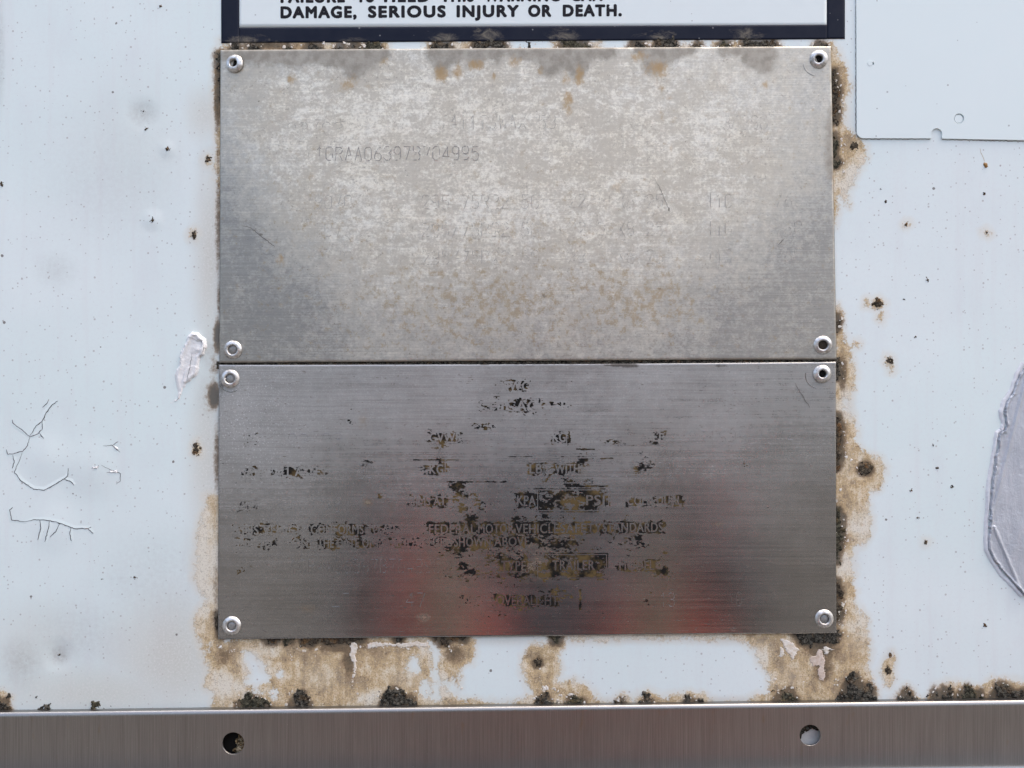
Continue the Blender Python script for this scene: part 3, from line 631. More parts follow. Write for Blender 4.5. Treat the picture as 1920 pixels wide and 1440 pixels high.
# ------------------------------------------------------------------ riveted metal plates
def lerp(a, b, t): return a + (b - a) * t
def sheet(name, tl, tr, br, bl, d, thick, material, parent, fields, step=3.0, bow_bottom=0.0, bow_top=0.0, wav=0.10, lift=None, seed=0, roll=0.12):
    nu = int((tr[0] - tl[0]) / step); nv = int((bl[1] - tl[1]) / step)
    u, v = np.meshgrid(np.linspace(0, 1, nu), np.linspace(0, 1, nv))
    X = lerp(lerp(tl[0], tr[0], u), lerp(bl[0], br[0], u), v)
    top = lerp(tl[1], tr[1], u) + bow_top * np.sin(np.pi * u) ** 0.6
    bot = lerp(bl[1], br[1], u) + bow_bottom * np.sin(np.pi * u) ** 0.6
    Y = lerp(top, bot, v)
    D = d + wav * (NZ.fbm(X / 260 + seed, Y / 260, 2) - 0.5) * 2
    if lift is not None: D = D + lift(u, v)
    ed = np.minimum(np.minimum(u, 1 - u) * (tr[0] - tl[0]), np.minimum(v, 1 - v) * (bl[1] - tl[1]))
    D = D - roll * np.clip(1 - ed / 3.0, 0, 1) ** 2
    idx = np.arange(X.size).reshape(X.shape)
    f = np.stack([idx[1:, :-1], idx[1:, 1:], idx[:-1, 1:], idx[:-1, :-1]], -1).reshape(-1, 4)
    co = W3(X, Y, D).reshape(-1, 3)
    # cut edges back to the wall
    loop = np.concatenate([idx[0, :], idx[1:, -1], idx[-1, -2::-1], idx[-2:0:-1, 0]])
    back = co[loop].copy(); back[:, 1] = np.minimum(back[:, 1] + thick * 0.001, -0.00002)
    nb = len(loop); bi = np.arange(nb) + len(co)
    sk = np.stack([loop, np.roll(loop, -1), np.roll(bi, -1), bi], -1)
    att = {}
    for kx, fn in fields.items():
        a = fn(X, Y).reshape(-1); att[kx] = np.concatenate([a, a[loop]])
    return mesh_obj(name, np.concatenate([co, back]), np.concatenate([f, sk]), material, parent, False, att), (X, Y, D)

def fld(blobs=(), polys=(), feather=24.0, amp=1.0):
    def fn(X, Y):
        r = np.zeros(X.shape)
        for b in blobs: r = np.maximum(r, blob(X, Y, *b))
        for p in polys: r = np.maximum(r, amp * np.clip(0.5 + sdf(X, Y, p) / feather, 0, 1))
        return r
    return fn

up = thing('data_plate', 'pale stained metal plate with faint stamped serial number, above the darker plate', 'metal plate', W(990, 682, 0.0))
DIRT = [[(414, 80), (740, 80), (739, 112), (720, 122), (692, 140), (668, 158), (655, 152), (640, 138), (618, 128), (600, 124), (560, 131), (520, 124), (470, 124), (414, 120)],
        [(792, 80), (1160, 80), (1158, 106), (1140, 117), (1120, 112), (1107, 127), (1095, 148), (1080, 152), (1060, 138), (1053, 146), (1030, 148), (1012, 140), (1000, 120), (975, 117), (955, 113), (948, 108), (935, 124), (915, 114), (905, 128),
         (880, 130), (868, 117), (850, 126), (845, 143), (822, 146), (810, 124), (796, 104)],
        [(1180, 80), (1318, 80), (1310, 100), (1276, 112), (1258, 121), (1240, 139), (1214, 147), (1207, 139), (1200, 116), (1186, 102)],
        [(1336, 80), (1460, 80), (1456, 120), (1444, 142), (1420, 137), (1400, 130), (1386, 111), (1355, 108), (1344, 97)],
        [(1552, 96), (1562, 96), (1568, 345), (1550, 335), (1545, 292), (1550, 232), (1556, 180)]]
RUST = [(828, 140, 18, 20, 1), (858, 136, 14, 20, .9), (893, 122, 20, 14, .95), (965, 118, 18, 14, .7), (1012, 132, 11, 14, .7), (926, 143, 7, 10, .8), (1062, 150, 12, 20, .6), (1087, 145, 15, 26, .85), (1063, 186, 13, 22, .9), (1067, 209, 10, 14, .7),
        (1200, 107, 20, 13, .9), (1232, 131, 30, 22, .85), (1240, 168, 9, 14, .7), (1433, 159, 11, 11, .7), (550, 150, 14, 14, .9), (655, 158, 22, 20, .7), (692, 162, 10, 12, .6), (725, 115, 18, 12, .5), (1255, 185, 20, 7, .5), (1260, 282, 8, 12, .55),
        (1566, 345, 12, 40, .6), (525, 488, 12, 14, .7), (445, 533, 10, 14, .4), (605, 395, 14, 14, .5), (820, 425, 16, 18, .5), (1240, 215, 10, 16, .4), (1150, 350, 18, 14, .5), (1460, 455, 14, 5, .4), (1090, 455, 30, 10, .4), (604, 560, 8, 14, .5)]
FRECK = [(900, 570, 420, 140, 1), (1180, 560, 260, 130, 1), (1000, 420, 300, 160, .5), (620, 420, 200, 200, .4), (820, 580, 120, 60, .8), (700, 640, 200, 50, .5)]
def oxide_sheen_up(X, Y):  # oxide cover, plus the bright central sheen and duller edges painted in
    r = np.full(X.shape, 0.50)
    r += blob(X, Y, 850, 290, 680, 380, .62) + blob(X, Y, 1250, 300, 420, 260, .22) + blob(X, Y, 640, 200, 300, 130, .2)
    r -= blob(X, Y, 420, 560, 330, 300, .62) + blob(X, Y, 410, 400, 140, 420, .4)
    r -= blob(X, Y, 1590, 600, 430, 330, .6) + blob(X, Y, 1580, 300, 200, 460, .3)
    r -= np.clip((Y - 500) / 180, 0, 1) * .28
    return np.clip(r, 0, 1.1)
up_fields = dict(oxide_sheen=oxide_sheen_up, dirt=fld(polys=DIRT, feather=40, blobs=[(1000, 90, 620, 16, .55), (1500, 120, 60, 60, .45), (440, 130, 50, 60, .5), (1556, 640, 30, 60, .4), (430, 670, 60, 30, .4), (1520, 676, 90, 12, .4)]), rust=fld([(a, b, c * 1.6, d * 1.6, e) for a, b, c, d, e in RUST]), freckle=fld(FRECK),
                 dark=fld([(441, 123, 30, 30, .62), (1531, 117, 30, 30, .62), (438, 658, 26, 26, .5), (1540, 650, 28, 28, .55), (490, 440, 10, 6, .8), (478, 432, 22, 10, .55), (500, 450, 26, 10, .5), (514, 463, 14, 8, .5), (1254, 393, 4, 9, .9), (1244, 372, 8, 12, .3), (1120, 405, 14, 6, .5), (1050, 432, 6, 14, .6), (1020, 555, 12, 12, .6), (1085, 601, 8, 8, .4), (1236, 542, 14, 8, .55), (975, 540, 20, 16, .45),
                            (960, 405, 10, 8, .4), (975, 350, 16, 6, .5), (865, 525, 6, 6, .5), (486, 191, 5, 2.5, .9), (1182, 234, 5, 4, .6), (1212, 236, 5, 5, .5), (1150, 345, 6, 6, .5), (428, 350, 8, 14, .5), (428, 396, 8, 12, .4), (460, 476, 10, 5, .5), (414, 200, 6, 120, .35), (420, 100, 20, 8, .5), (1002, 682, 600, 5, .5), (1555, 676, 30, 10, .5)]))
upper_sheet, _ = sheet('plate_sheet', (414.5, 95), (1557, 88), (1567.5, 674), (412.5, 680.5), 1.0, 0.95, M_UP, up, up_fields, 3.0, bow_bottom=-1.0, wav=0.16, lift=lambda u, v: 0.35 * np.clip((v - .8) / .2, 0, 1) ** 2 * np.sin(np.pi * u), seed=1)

low = thing('certification_plate', 'dark brushed metal plate with worn black print and red reflections, below the pale plate', 'metal plate', W(988, 1192, 0.0))
LOWRUST = [(682, 790, 26, 34, .55), (660, 800, 40, 26, .3), (690, 942, 22, 20, .7), (732, 955, 22, 40, .45), (578, 1140, 34, 22, .65), (795, 1158, 34, 24, .75), (1010, 1030, 240, 160, .62), (900, 870, 110, 90, .3), (1085, 880, 60, 60, .45), (1000, 1180, 60, 20, .45), (1000, 1060, 110, 80, .7), (1060, 935, 80, 40, .7),
           (1345, 982, 26, 12, .7), (1372, 1000, 14, 22, .4), (1485, 1055, 55, 40, .35), (598, 752, 8, 18, .5), (612, 765, 14, 6, .5), (438, 888, 10, 10, .5), (1445, 750, 14, 10, .4), (1460, 790, 12, 14, .4), (1378, 765, 34, 12, .35), (480, 800, 50, 16, .3), (1556, 895, 12, 10, .5), (640, 930, 50, 60, .15), (1100, 940, 60, 40, .5), (1548, 1170, 30, 30, .4),
           (1556, 720, 16, 60, .35)]
low_fields = dict(oxide_sheen=lambda X, Y: np.clip(np.interp(Y, [680, 780, 860, 960, 1080, 1200], [.80, .72, .52, .30, .16, .10]) - np.clip((X - 1150) / 500, 0, 1) * .22 + blob(X, Y, 430, 860, 220, 300, .18), 0, 1),
                  grain=lambda X, Y: np.clip(0.22 + blob(X, Y, 410, 800, 210, 300, .9) + blob(X, Y, 560, 1050, 420, 300, .25), 0, 1), rust=fld(LOWRUST),
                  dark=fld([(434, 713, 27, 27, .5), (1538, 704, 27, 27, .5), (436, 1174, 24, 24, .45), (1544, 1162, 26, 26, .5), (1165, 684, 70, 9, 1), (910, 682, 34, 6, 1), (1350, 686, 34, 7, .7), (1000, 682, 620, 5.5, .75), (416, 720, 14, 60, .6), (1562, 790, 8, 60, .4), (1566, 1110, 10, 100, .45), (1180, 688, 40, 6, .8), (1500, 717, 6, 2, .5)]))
lower_sheet, _ = sheet('plate_sheet', (411.5, 684), (1566, 678.5), (1567, 1186), (410, 1197.5), 0.9, 0.85, M_LOW, low, low_fields, 3.0, bow_top=1.6, wav=0.10, seed=5, roll=0.0)

relief('seam_shade', [(404, 676), (1000, 673), (1574, 668), (1574, 686), (1000, 692), (404, 692)], 0.35, M_CRUST, wall, 1.5, 2.0, 0.6, 10, 3.0, seed=77)  # dark strip stands in for the shadow in the gap between the plates
# rivets
def lathe(profile, n=28):
    vs, fs = [], []
    for (r, h) in profile:
        for j in range(n):
            a = 2 * math.pi * j / n; vs.append((r * math.cos(a) * S, -h * 0.001, r * math.sin(a) * S))
    for i in range(len(profile) - 1):
        for j in range(n):
            j2 = (j + 1) % n; fs.append((i * n + j, i * n + j2, (i + 1) * n + j2, (i + 1) * n + j))
    return vs, fs
def local_mesh(name, vs, fs, mat, smooth=True):
    me = bpy.data.meshes.new(name); me.from_pydata(vs, [], fs); me.update(); me.materials.append(mat)
    bm = bmesh.new(); bm.from_mesh(me); bmesh.ops.recalc_face_normals(bm, faces=bm.faces); bm.to_mesh(me); bm.free()
    me.polygons.foreach_set('use_smooth', np.full(len(me.polygons), smooth)); return me
RV = local_mesh('rivet', *lathe([(17.2, -0.05), (17.4, 0.25), (16.6, 0.62), (14.6, 1.05), (11.8, 1.38), (9.4, 1.50), (8.2, 1.46), (7.4, 1.25), (6.9, 0.9), (6.6, 0.3), (6.5, 0.06)]), M_RIVET)
RV2 = local_mesh('rivet', *lathe([(17.4, -0.05), (17.6, 0.22), (17.0, 0.52), (15.6, 0.85), (13.2, 1.16), (11.0, 1.32), (9.8, 1.28), (8.9, 1.0), (8.3, 0.6), (8.0, 0.05)]), M_RIVET)
def disc(r, h, bulge, mat, name): 
    vs, fs = lathe([(r, h), (r * 0.75, h + bulge * .6), (r * 0.4, h + bulge), (r * 0.05, h + bulge * 0.9)], 20); return local_mesh(name, vs, fs, mat)
CORE_DARK = disc(7.0, 0.10, 0.03, M_HOLE, 'rivet_hole_shade'); CORE_METAL = disc(7.2, 0.30, 0.35, M_CORE, 'mandrel_stub'); CORE_RUSTY = disc(8.0, 0.22, 0.2, M_CORE_RUST, 'mandrel_stub')
def rivet(px, py, d, parent, kind, label=None, tilt=(0, 0)):
    o = bpy.data.objects.new('rivet', RV if kind == 'open' else RV2); link(o, parent)
    o.location = W(px, py, d); o.rotation_euler = (math.radians(tilt[0]), math.radians(random.uniform(0, 360)), math.radians(tilt[1]))
    if label: o['label'] = label
    c = bpy.data.objects.new('rivet_hole_shade' if kind == 'open' else 'mandrel_stub', {'open': CORE_DARK, 'metal': CORE_METAL, 'rusty': CORE_RUSTY}[kind])
    COL.objects.link(c); c.parent = o
    return o
rivet(441, 121, 0.98, up, 'open', None, (5, -6)); rivet(1533, 113, 0.98, up, 'open', None, (6, -3)); rivet(438, 656, 0.95, up, 'metal', None, (-2, 2)); rivet(1541, 647, 0.95, up, 'rusty', 'rivet with rusty brown core', (2, -3))
r5 = rivet(433, 710, 0.86, low, 'metal', 'rivet with a nicked left rim', (2, 4)); rivet(1540, 701, 0.86, low, 'open'); rivet(436, 1172, 0.86, low, 'metal', None, (-3, 3)); rivet(1544, 1159, 0.86, low, 'metal', None, (3, -2))
relief('nick', [(418, 706), (424, 704), (426, 712), (421, 717), (417, 713)], 0.5, M_RIVET, low, 0.8, 1.0, 0.5, 4, 3, base=1.6, seed=4, smooth=True)
# pressed rings where the rivets were set off-centre
def ring_mark(cx, cy, r, a0, a1, d, parent, mat, w=1.1):
    vs, fs = [], []; n = 22
    for i in range(n + 1):
        a = math.radians(lerp(a0, a1, i / n))
        for q, hh in ((-w, 0.0), (0, 0.07), (w, 0.0)): vs.append(W(cx + (r + q) * math.cos(a), cy + (r + q) * math.sin(a), d + hh))
        if i:
            b = len(vs) - 6
            fs += [(b, b + 1, b + 4, b + 3), (b + 1, b + 2, b + 5, b + 4)]
    return mesh_obj('pressed_ring', vs, fs, mat, parent, True)
ring_mark(434, 712, 23, 60, 150, 0.9, low, M_LOW); ring_mark(1533, 704, 24, 100, 190, 0.9, low, M_LOW); ring_mark(1535, 650, 24, 110, 200, 1.0, up, M_UP); ring_mark(1530, 118, 25, 100, 170, 1.06, up, M_UP)

# ------------------------------------------------------------------ stamped characters: thin strokes, the same letters as on the plates
G = {
 '0': [[(0, 1), (0, 5), (1, 6), (3, 6), (4, 5), (4, 1), (3, 0), (1, 0), (0, 1)]], '1': [[(0.6, 4.6), (2, 6), (2, 0)]],
 '2': [[(0, 5), (1, 6), (3, 6), (4, 5), (4, 4), (0, 0), (4, 0)]], '3': [[(0, 5.2), (1, 6), (3, 6), (4, 5), (4, 4), (3, 3.2), (1.6, 3.2)], [(3, 3.2), (4, 2.3), (4, 1), (3, 0), (1, 0), (0, 0.8)]],
 '4': [[(3, 0), (3, 6), (0, 1.8), (4, 1.8)]], '5': [[(4, 6), (0.5, 6), (0.2, 3.4), (1.5, 3.9), (3, 3.7), (4, 2.7), (4, 1.1), (3, 0), (1, 0), (0, 0.8)]],
 '6': [[(3.6, 6), (1.6, 5), (0.2, 2.6), (0, 1.2), (1, 0), (3, 0), (4, 1), (4, 2.3), (3, 3.3), (1, 3.3), (0, 2.2)]], '7': [[(0, 6), (4, 6), (1.4, 0)]],
 '8': [[(1, 3.2), (0, 4.2), (0, 5), (1, 6), (3, 6), (4, 5), (4, 4.2), (3, 3.2), (1, 3.2), (0, 2.2), (0, 1), (1, 0), (3, 0), (4, 1), (4, 2.2), (3, 3.2)]],
 '9': [[(4, 3.6), (3, 2.7), (1, 2.7), (0, 3.7), (0, 5), (1, 6), (3, 6), (4, 5), (4, 1.2), (3, 0), (1, 0)]], '/': [[(0.2, -0.2), (3.8, 6.2)]], '.': [[(1.8, 0), (2.2, 0.3)]],
 'A': [[(0, 0), (2, 6), (4, 0)], [(0.8, 2.2), (3.2, 2.2)]], 'B': [[(0, 0), (0, 6), (3, 6), (4, 5), (4, 4.2), (3, 3.2), (0, 3.2)], [(3, 3.2), (4, 2.2), (4, 1), (3, 0), (0, 0)]],
 'G': [[(4, 5), (3, 6), (1, 6), (0, 5), (0, 1), (1, 0), (3, 0), (4, 1), (4, 2.8), (2.4, 2.8)]], 'R': [[(0, 0), (0, 6), (3, 6), (4, 5), (4, 4.1), (3, 3.1), (0, 3.1)], [(2, 3.1), (4, 0)]],
 'T': [[(0, 6), (4, 6)], [(2, 6), (2, 0)]], 'J': [[(3.4, 6), (3.4, 1), (2.4, 0), (1, 0), (0.2, 1)]], 'W': [[(0, 6), (0.8, 0), (2, 4), (3.2, 0), (4, 6)]], 'X': [[(0, 0), (4, 6)], [(0, 6), (4, 0)]],
 'L': [[(0, 6), (0, 0), (4, 0)]], 'U': [[(0, 6), (0, 1), (1, 0), (3, 0), (4, 1), (4, 6)]], 'P': [[(0, 0), (0, 6), (3, 6), (4, 5), (4, 4), (3, 3), (0, 3)]], 'S': [[(4, 5), (3, 6), (1, 6), (0, 5), (0, 4), (4, 2), (4, 1), (3, 0), (1, 0), (0, 1)]],
}
def stamped(name, text, x0, x1, yt, yb, d, parent, mat, keep=0.85, top_only=False, w=0.62, seed=0, hh=0.06):
    if mat is M_STAMP_L: hh, w = 0.035, w * 0.8
    r = np.random.RandomState(seed + len(text)); vs, fs = [], []
    n = len(text); pitch = (x1 - x0) / (n - 0.28); cw = pitch * 0.68; slope = -0.0055
    for i, ch in enumerate(text):
        if ch not in G: continue
        gx = x0 + i * pitch; dy = r.uniform(-.6, .6)
        for st in G[ch]:
            for (a, b) in zip(st[:-1], st[1:]):
                m = 3
                for q in range(m):
                    if r.rand() > keep * 0.82: continue
                    p = Vector((lerp(a[0], b[0], q / m), lerp(a[1], b[1], q / m))); p2 = Vector((lerp(a[0], b[0], (q + 1.05) / m), lerp(a[1], b[1], (q + 1.05) / m)))
                    if top_only and (p.y + p2.y) / 2 < 3.1: continue
                    A = Vector((gx + p.x / 4 * cw, yb - p.y / 6 * (yb - yt) + dy + slope * (gx - x0))); B = Vector((gx + p2.x / 4 * cw, yb - p2.y / 6 * (yb - yt) + dy + slope * (gx - x0)))
                    t = (B - A).normalized(); nn = Vector((-t.y, t.x)) * w * r.uniform(.7, 1.1); k0 = len(vs)
                    for P in (A, B):
                        vs.append(W(*(P - nn), d)); vs.append(W(*P, d + hh)); vs.append(W(*(P + nn), d))
                    fs += [(k0, k0 + 1, k0 + 4, k0 + 3), (k0 + 1, k0 + 2, k0 + 5, k0 + 4)]
    if fs: return mesh_obj(name, vs, fs, mat, parent)
du, dl = 1.10, 0.92
stamped('stamped_date', '03/03', 541, 643, 231, 256, du, up, M_STAMP, 0.95, True, seed=1)
stamped('stamped_code', '7411TJWAX 53', 826, 1042, 218, 243, du, up, M_STAMP, 0.62, seed=2)
stamped('stamped_code', '36290', 1355, 1438, 218, 243, du, up, M_STAMP, 0.62, seed=3)
stamped('stamped_serial_number', '1GRAA06397B704995', 594, 898, 277, 302, du, up, M_STAMP_V, 0.93, w=0.75, seed=4)
for i, y in enumerate((367, 419, 471)):
    stamped('stamped_code', '9070', 592, 660, y, y + 25, du, up, M_STAMP, (.75, .45, .55)[i], seed=5 + i)
    stamped('stamped_size', '295/75R22.5G', 792, 1010, y, y + 25, du, up, M_STAMP, (.85, .6, .6)[i], seed=9 + i)
    stamped('stamped_size', '22.5', 1066, 1134, y - 2, y + 22, du, up, M_STAMP, .45, seed=14 + i)
    stamped('stamped_size', 'X8.25', 1158, 1243, y - 2, y + 23, du, up, M_STAMP, .6, seed=19 + i)
    stamped('stamped_code', '110', 1326, 1371, y - 3, y + 22, du, up, M_STAMP, (.85, .5, .5)[i], seed=23 + i)
    stamped('stamped_code', '760', 1452, 1503, y - 4, y + 21, du, up, M_STAMP, .45, seed=28 + i)
stamped('stamped_date', '03/03', 542, 642, 813, 838, dl, low, M_STAMP_L, 0.95, True, seed=41)
for (nm, tx, a, b, y, kp) in [('stamped_weight', '30844', 895, 990, 811, .45), ('stamped_weight', '68000', 1096, 1176, 811, .6), ('stamped_code', '071505813 4', 1292, 1490, 808, .6), ('stamped_weight', '9070', 672, 732, 871, .8), ('stamped_weight', '20000', 862, 945, 868, .6),
                              ('stamped_size', '295 75', 1145, 1260, 868, .4), ('stamped_size', 'X8', 612, 640, 934, .7), ('stamped_pressure', '760', 905, 955, 930, .6), ('stamped_serial_number', '1GRAA06397B704995', 546, 826, 1049, .62), ('stamped_length', 'LT', 622, 660, 1112, .6), ('stamped_length', '47', 762, 798, 1111, .8),
                              ('stamped_height', '13', 1238, 1264, 1111, .9), ('stamped_height', '10', 1366, 1390, 1110, .8)]:
    stamped(nm, tx, a, b, y, y + 25, dl, low, M_STAMP_L, kp, seed=int(a))

M_SCR = m_plain('scratch_dark', (0.14, 0.13, 0.12), 0.6, 0.3, 0.3, 0.4, 12)
ribbon('scratch', [[(1489, 718), (1500, 737), (1517, 764)]], 1.6, M_SCR, low, 0.98)
ribbon('scratch', [[(455, 424), (472, 428), (490, 443), (516, 463)]], 1.3, M_SCR, up, 1.12)
ribbon('scratch', [[(1225, 333), (1238, 356), (1250, 385), (1256, 398)]], 0.6, M_SCR, up, 1.13)
ribbon('scratch', [[(1036, 640), (1038, 660), (1036, 677)]], 0.9, M_SCR, up, 1.2)
ribbon('scratch', [[(1470, 447), (1458, 460)]], 1.1, M_SCR, up, 1.13)
# ------------------------------------------------------------------ text outlines from the built-in font
def text_tris(body, x0, x1, ybase, cap, bold=0.0, slope=0.0, space=1.08):
    c = bpy.data.curves.new('t', 'FONT'); c.body = body; c.size = 1.0; c.offset = bold; c.resolution_u = 4
    o = bpy.data.objects.new('t', c); COL.objects.link(o)
    def ev():
        bpy.context.view_layer.update()
        dg = bpy.context.evaluated_depsgraph_get(); me = o.evaluated_get(dg).to_mesh(); me.calc_loop_triangles()
        v = np.array([p.co[:2] for p in me.vertices]); t = np.array([lt.vertices[:] for lt in me.loop_triangles])
        o.evaluated_get(dg).to_mesh_clear(); return v, t
    c.body = 'H'; v, _ = ev(); ch = np.ptp(v[:, 1]) - 2 * bold; c.body = body
    sc = cap / ch
    c.space_character = space; v, t = ev(); xs = (x1 - x0) / np.ptp(v[:, 0])
    px = x0 + (v[:, 0] - v[:, 0].min()) * xs; py = ybase - (v[:, 1]) * sc + slope * (px - x0)
    bpy.data.objects.remove(o); bpy.data.curves.remove(c)
    return np.stack([px, py], 1), t

# ------------------------------------------------------------------ worn black print on the lower plate
CELL = 0.5
IX0, IY0, IX1, IY1 = 430, 700, 1480, 1165
nxi, nyi = int((IX1 - IX0) / CELL), int((IY1 - IY0) / CELL)
letter = np.zeros((nyi, nxi), bool)
def raster(P, T, target, ox=IX0, oy=IY0):
    nyi, nxi = target.shape
    A = (P - np.array([ox, oy])) / CELL - 0.5
    for t in T:
        a, b, c = A[t]
        x0 = max(0, int(math.floor(min(a[0], b[0], c[0])))); x1 = min(nxi - 1, int(math.ceil(max(a[0], b[0], c[0]))))
        y0 = max(0, int(math.floor(min(a[1], b[1], c[1])))); y1 = min(nyi - 1, int(math.ceil(max(a[1], b[1], c[1]))))
        if x1 < x0 or y1 < y0: continue
        X, Y = np.meshgrid(np.arange(x0, x1 + 1), np.arange(y0, y1 + 1))
        d = (b[0] - a[0]) * (c[1] - a[1]) - (c[0] - a[0]) * (b[1] - a[1])
        if abs(d) < 1e-9: continue
        u = ((X - a[0]) * (c[1] - a[1]) - (c[0] - a[0]) * (Y - a[1])) / d; v = ((b[0] - a[0]) * (Y - a[1]) - (X - a[0]) * (b[1] - a[1])) / d
        target[y0:y1 + 1, x0:x1 + 1] |= (u >= 0) & (v >= 0) & (u + v <= 1)
def row_strips(mask, ox, oy):
    rv_, rf_ = [], []
    for r in range(mask.shape[0]):
        row = mask[r]
        if not row.any(): continue
        e = np.flatnonzero(np.diff(np.concatenate([[0], row.astype(np.int8), [0]]))); y0 = oy + r * CELL
        for a, b in zip(e[::2], e[1::2]):
            q = len(rv_); rv_ += [(ox + a * CELL, y0 + CELL), (ox + b * CELL, y0 + CELL), (ox + b * CELL, y0), (ox + a * CELL, y0)]; rf_.append((q, q + 1, q + 2, q + 3))
    return np.array(rv_, dtype=np.float64), np.array(rf_)
XI, YI = np.meshgrid(IX0 + (np.arange(nxi) + 0.5) * CELL, IY0 + (np.arange(nyi) + 0.5) * CELL)
keepf = np.zeros((nyi, nxi))
def word(body, x0, x1, yt, yb, keep, bold=0.035):
    P, T = text_tris(body, x0, x1, yb, yb - yt, 0.0, -0.0055)
    for ddx, ddy in ((-.6, 0), (.6, 0), (0, .45), (0, -.45), (.4, .3), (-.4, .3), (.4, -.3), (-.4, -.3)): raster(P + np.array([ddx, ddy]), T, letter)
    d = sdf(XI, YI, box(x0 - 2, yt - 1, x1 + 2, yb + 1 - 0.0055 * (x1 - x0)), 14)
    np.maximum(keepf, np.clip(0.66 + d / 14.0, 0, 0.84) * keep, out=keepf)
for a in [('THIS VEHICLE', 441, 578, 985, 1002, .60), ('CONFORMS', 584, 682, 984, 1001, .80), ('TO ALL', 690, 745, 984, 1001, .55), ('U.S.', 762, 798, 984, 1001, .55), ('FEDERAL', 805, 892, 983, 1000, .93), ('MOTOR', 897, 963, 982, 999, .97), ('VEHICLE', 967, 1047, 982, 999, 1.0),
          ('SAFETY', 1051, 1128, 981, 998, .98), ('STANDARDS', 1130, 1242, 980, 997, .86), ('IN EFFECT', 447, 530, 1010, 1027, .62), ('ON', 549, 578, 1009, 1026, .66), ('THE DATE OF', 597, 700, 1009, 1026, .66), ('MANUFACTURE', 707, 846, 1008, 1025, .70), ('SHOWN', 852, 920, 1007, 1024, .97), ('ABOVE', 927, 992, 1006, 1023, .97),
          ('GVWR', 806, 866, 812, 828, .82), ('KG', 1036, 1060, 811, 828, .92), ('LB', 1224, 1246, 812, 827, .68), ('DATE', 453, 483, 816, 832, .60), ('GAWR ALL AXLES', 449, 610, 877, 893, .60), ('KG', 806, 831, 871, 888, .86), ('LB', 993, 1016, 870, 887, .90), ('WITH', 1041, 1086, 870, 887, .95), ('RIMS', 1392, 1424, 871, 883, .66),
          ('RIMS AT', 770, 836, 931, 947, .72), ('KPA', 970, 1004, 929, 947, .93), ('PSI', 1099, 1133, 928, 946, 1.0), ('COLD DUAL', 1176, 1277, 930, 946, .74), ('AND', 452, 482, 938, 955, .56), ('VIN', 450, 476, 1058, 1074, .58), ('TYPE', 940, 986, 1051, 1069, .97), ('TRAILER', 1036, 1114, 1050, 1068, .98), ('MODEL', 1161, 1226, 1051, 1068, .84),
          ('IN', 865, 880, 1118, 1135, .70), ('OVERALL HT', 931, 1046, 1117, 1134, .90), ('CHICAGO, IL', 898, 1072, 752, 771, .66), ('INWG', 934, 992, 716, 732, .66)]:
    word(*a)
# white rules of the printed boxes are bare metal too
for (x0, y0, x1, y1, kp) in [(1008, 1039, 1137, 1083, .97), (1083, 1103, 1390, 1144, .0), (1008, 918, 1141, 957, .9), (835, 858, 1020, 900, .0), (1020, 858, 1108, 905, .7), (1062, 800, 1190, 838, .0), (880, 918, 1008, 957, .5)]:
    for r_ in (box(x0 - 1.2, y0 - 1.2, x1 + 1.2, y0 + 1.2), box(x0 - 1.2, y1 - 1.2, x1 + 1.2, y1 + 1.2), box(x0 - 1.2, y0, x0 + 1.2, y1), box(x1 - 1.2, y0, x1 + 1.2, y1)):
        xa, ya = np.array(r_).min(0); xb, yb_ = np.array(r_).max(0); letter |= (XI > xa) & (XI < xb) & (YI > ya) & (YI < yb_)
    if kp: keepf = np.maximum(keepf, kp * 0.62 * (sdf(XI, YI, box(x0 - 4, y0 - 4, x1 + 4, y1 + 4), 20) > 0))
for (xa, y0, y1, kp) in [(1084.5, 1104, 1143, .9), (1006, 918, 957, .95), (1064, 808, 830, .8), (834, 868, 890, .7), (1018, 866, 892, .85)]:
    keepf = np.maximum(keepf, kp * np.clip(1 - np.abs(XI - xa - 3) / 6, 0, 1) * ((YI > y0) & (YI < y1)) * 0.9)
for (y, xa, xb, kp) in [(862, 775, 860, .85), (903, 838, 950, .85), (842, 1080, 1115, .9), (859, 1105, 1150, .9), (911, 1060, 1140, .95), (917, 1000, 1140, .8), (1086, 1040, 1140, .8), (856, 950, 1012, .7)]:
    keepf = np.maximum(keepf, kp * np.clip(1 - np.abs(YI - y) / 3.4, 0, 1) * 0.93 * ((XI > xa) & (XI < xb)))
for b in [(1000, 1030, 130, 60, .62), (940, 1045, 70, 40, .62), (1050, 1020, 90, 40, .62), (860, 1030, 60, 30, .6), (870, 1072, 50, 40, .70), (980, 1080, 110, 50, .62), (1060, 1060, 90, 40, .68), (1010, 975, 140, 22, .66), (1095, 865, 22, 26, .85), (1065, 900, 40, 24, .8), (860, 910, 40, 26, .70), (820, 830, 60, 24, .58),
          (1085, 930, 40, 24, .85), (870, 945, 40, 40, .66), (1190, 1010, 60, 50, .58), (1040, 1115, 70, 30, .62), (690, 868, 20, 14, .7), (690, 985, 50, 10, .6), (1215, 1125, 20, 30, .62), (655, 790, 20, 10, .55), (820, 880, 60, 40, .55), (715, 930, 12, 14, .72), (880, 975, 40, 30, .62), (930, 745, 14, 8, .55), (1030, 758, 6, 6, .9),
          (900, 800, 40, 14, .58), (1205, 880, 60, 30, .5), (1160, 830, 70, 14, .48), (1220, 945, 60, 12, .5), (1240, 1060, 40, 60, .5), (960, 1130, 120, 40, .55)]:
    keepf = np.maximum(keepf, blob(XI, YI, *b) ** 0.6 * 0.76)
wear = NZ.fbm(XI / 12, YI / 7.0, 5, 0.68) * 0.6 + NZ2.fbm(XI / 26 + 5, YI / 16, 4, 0.6) * 0.4
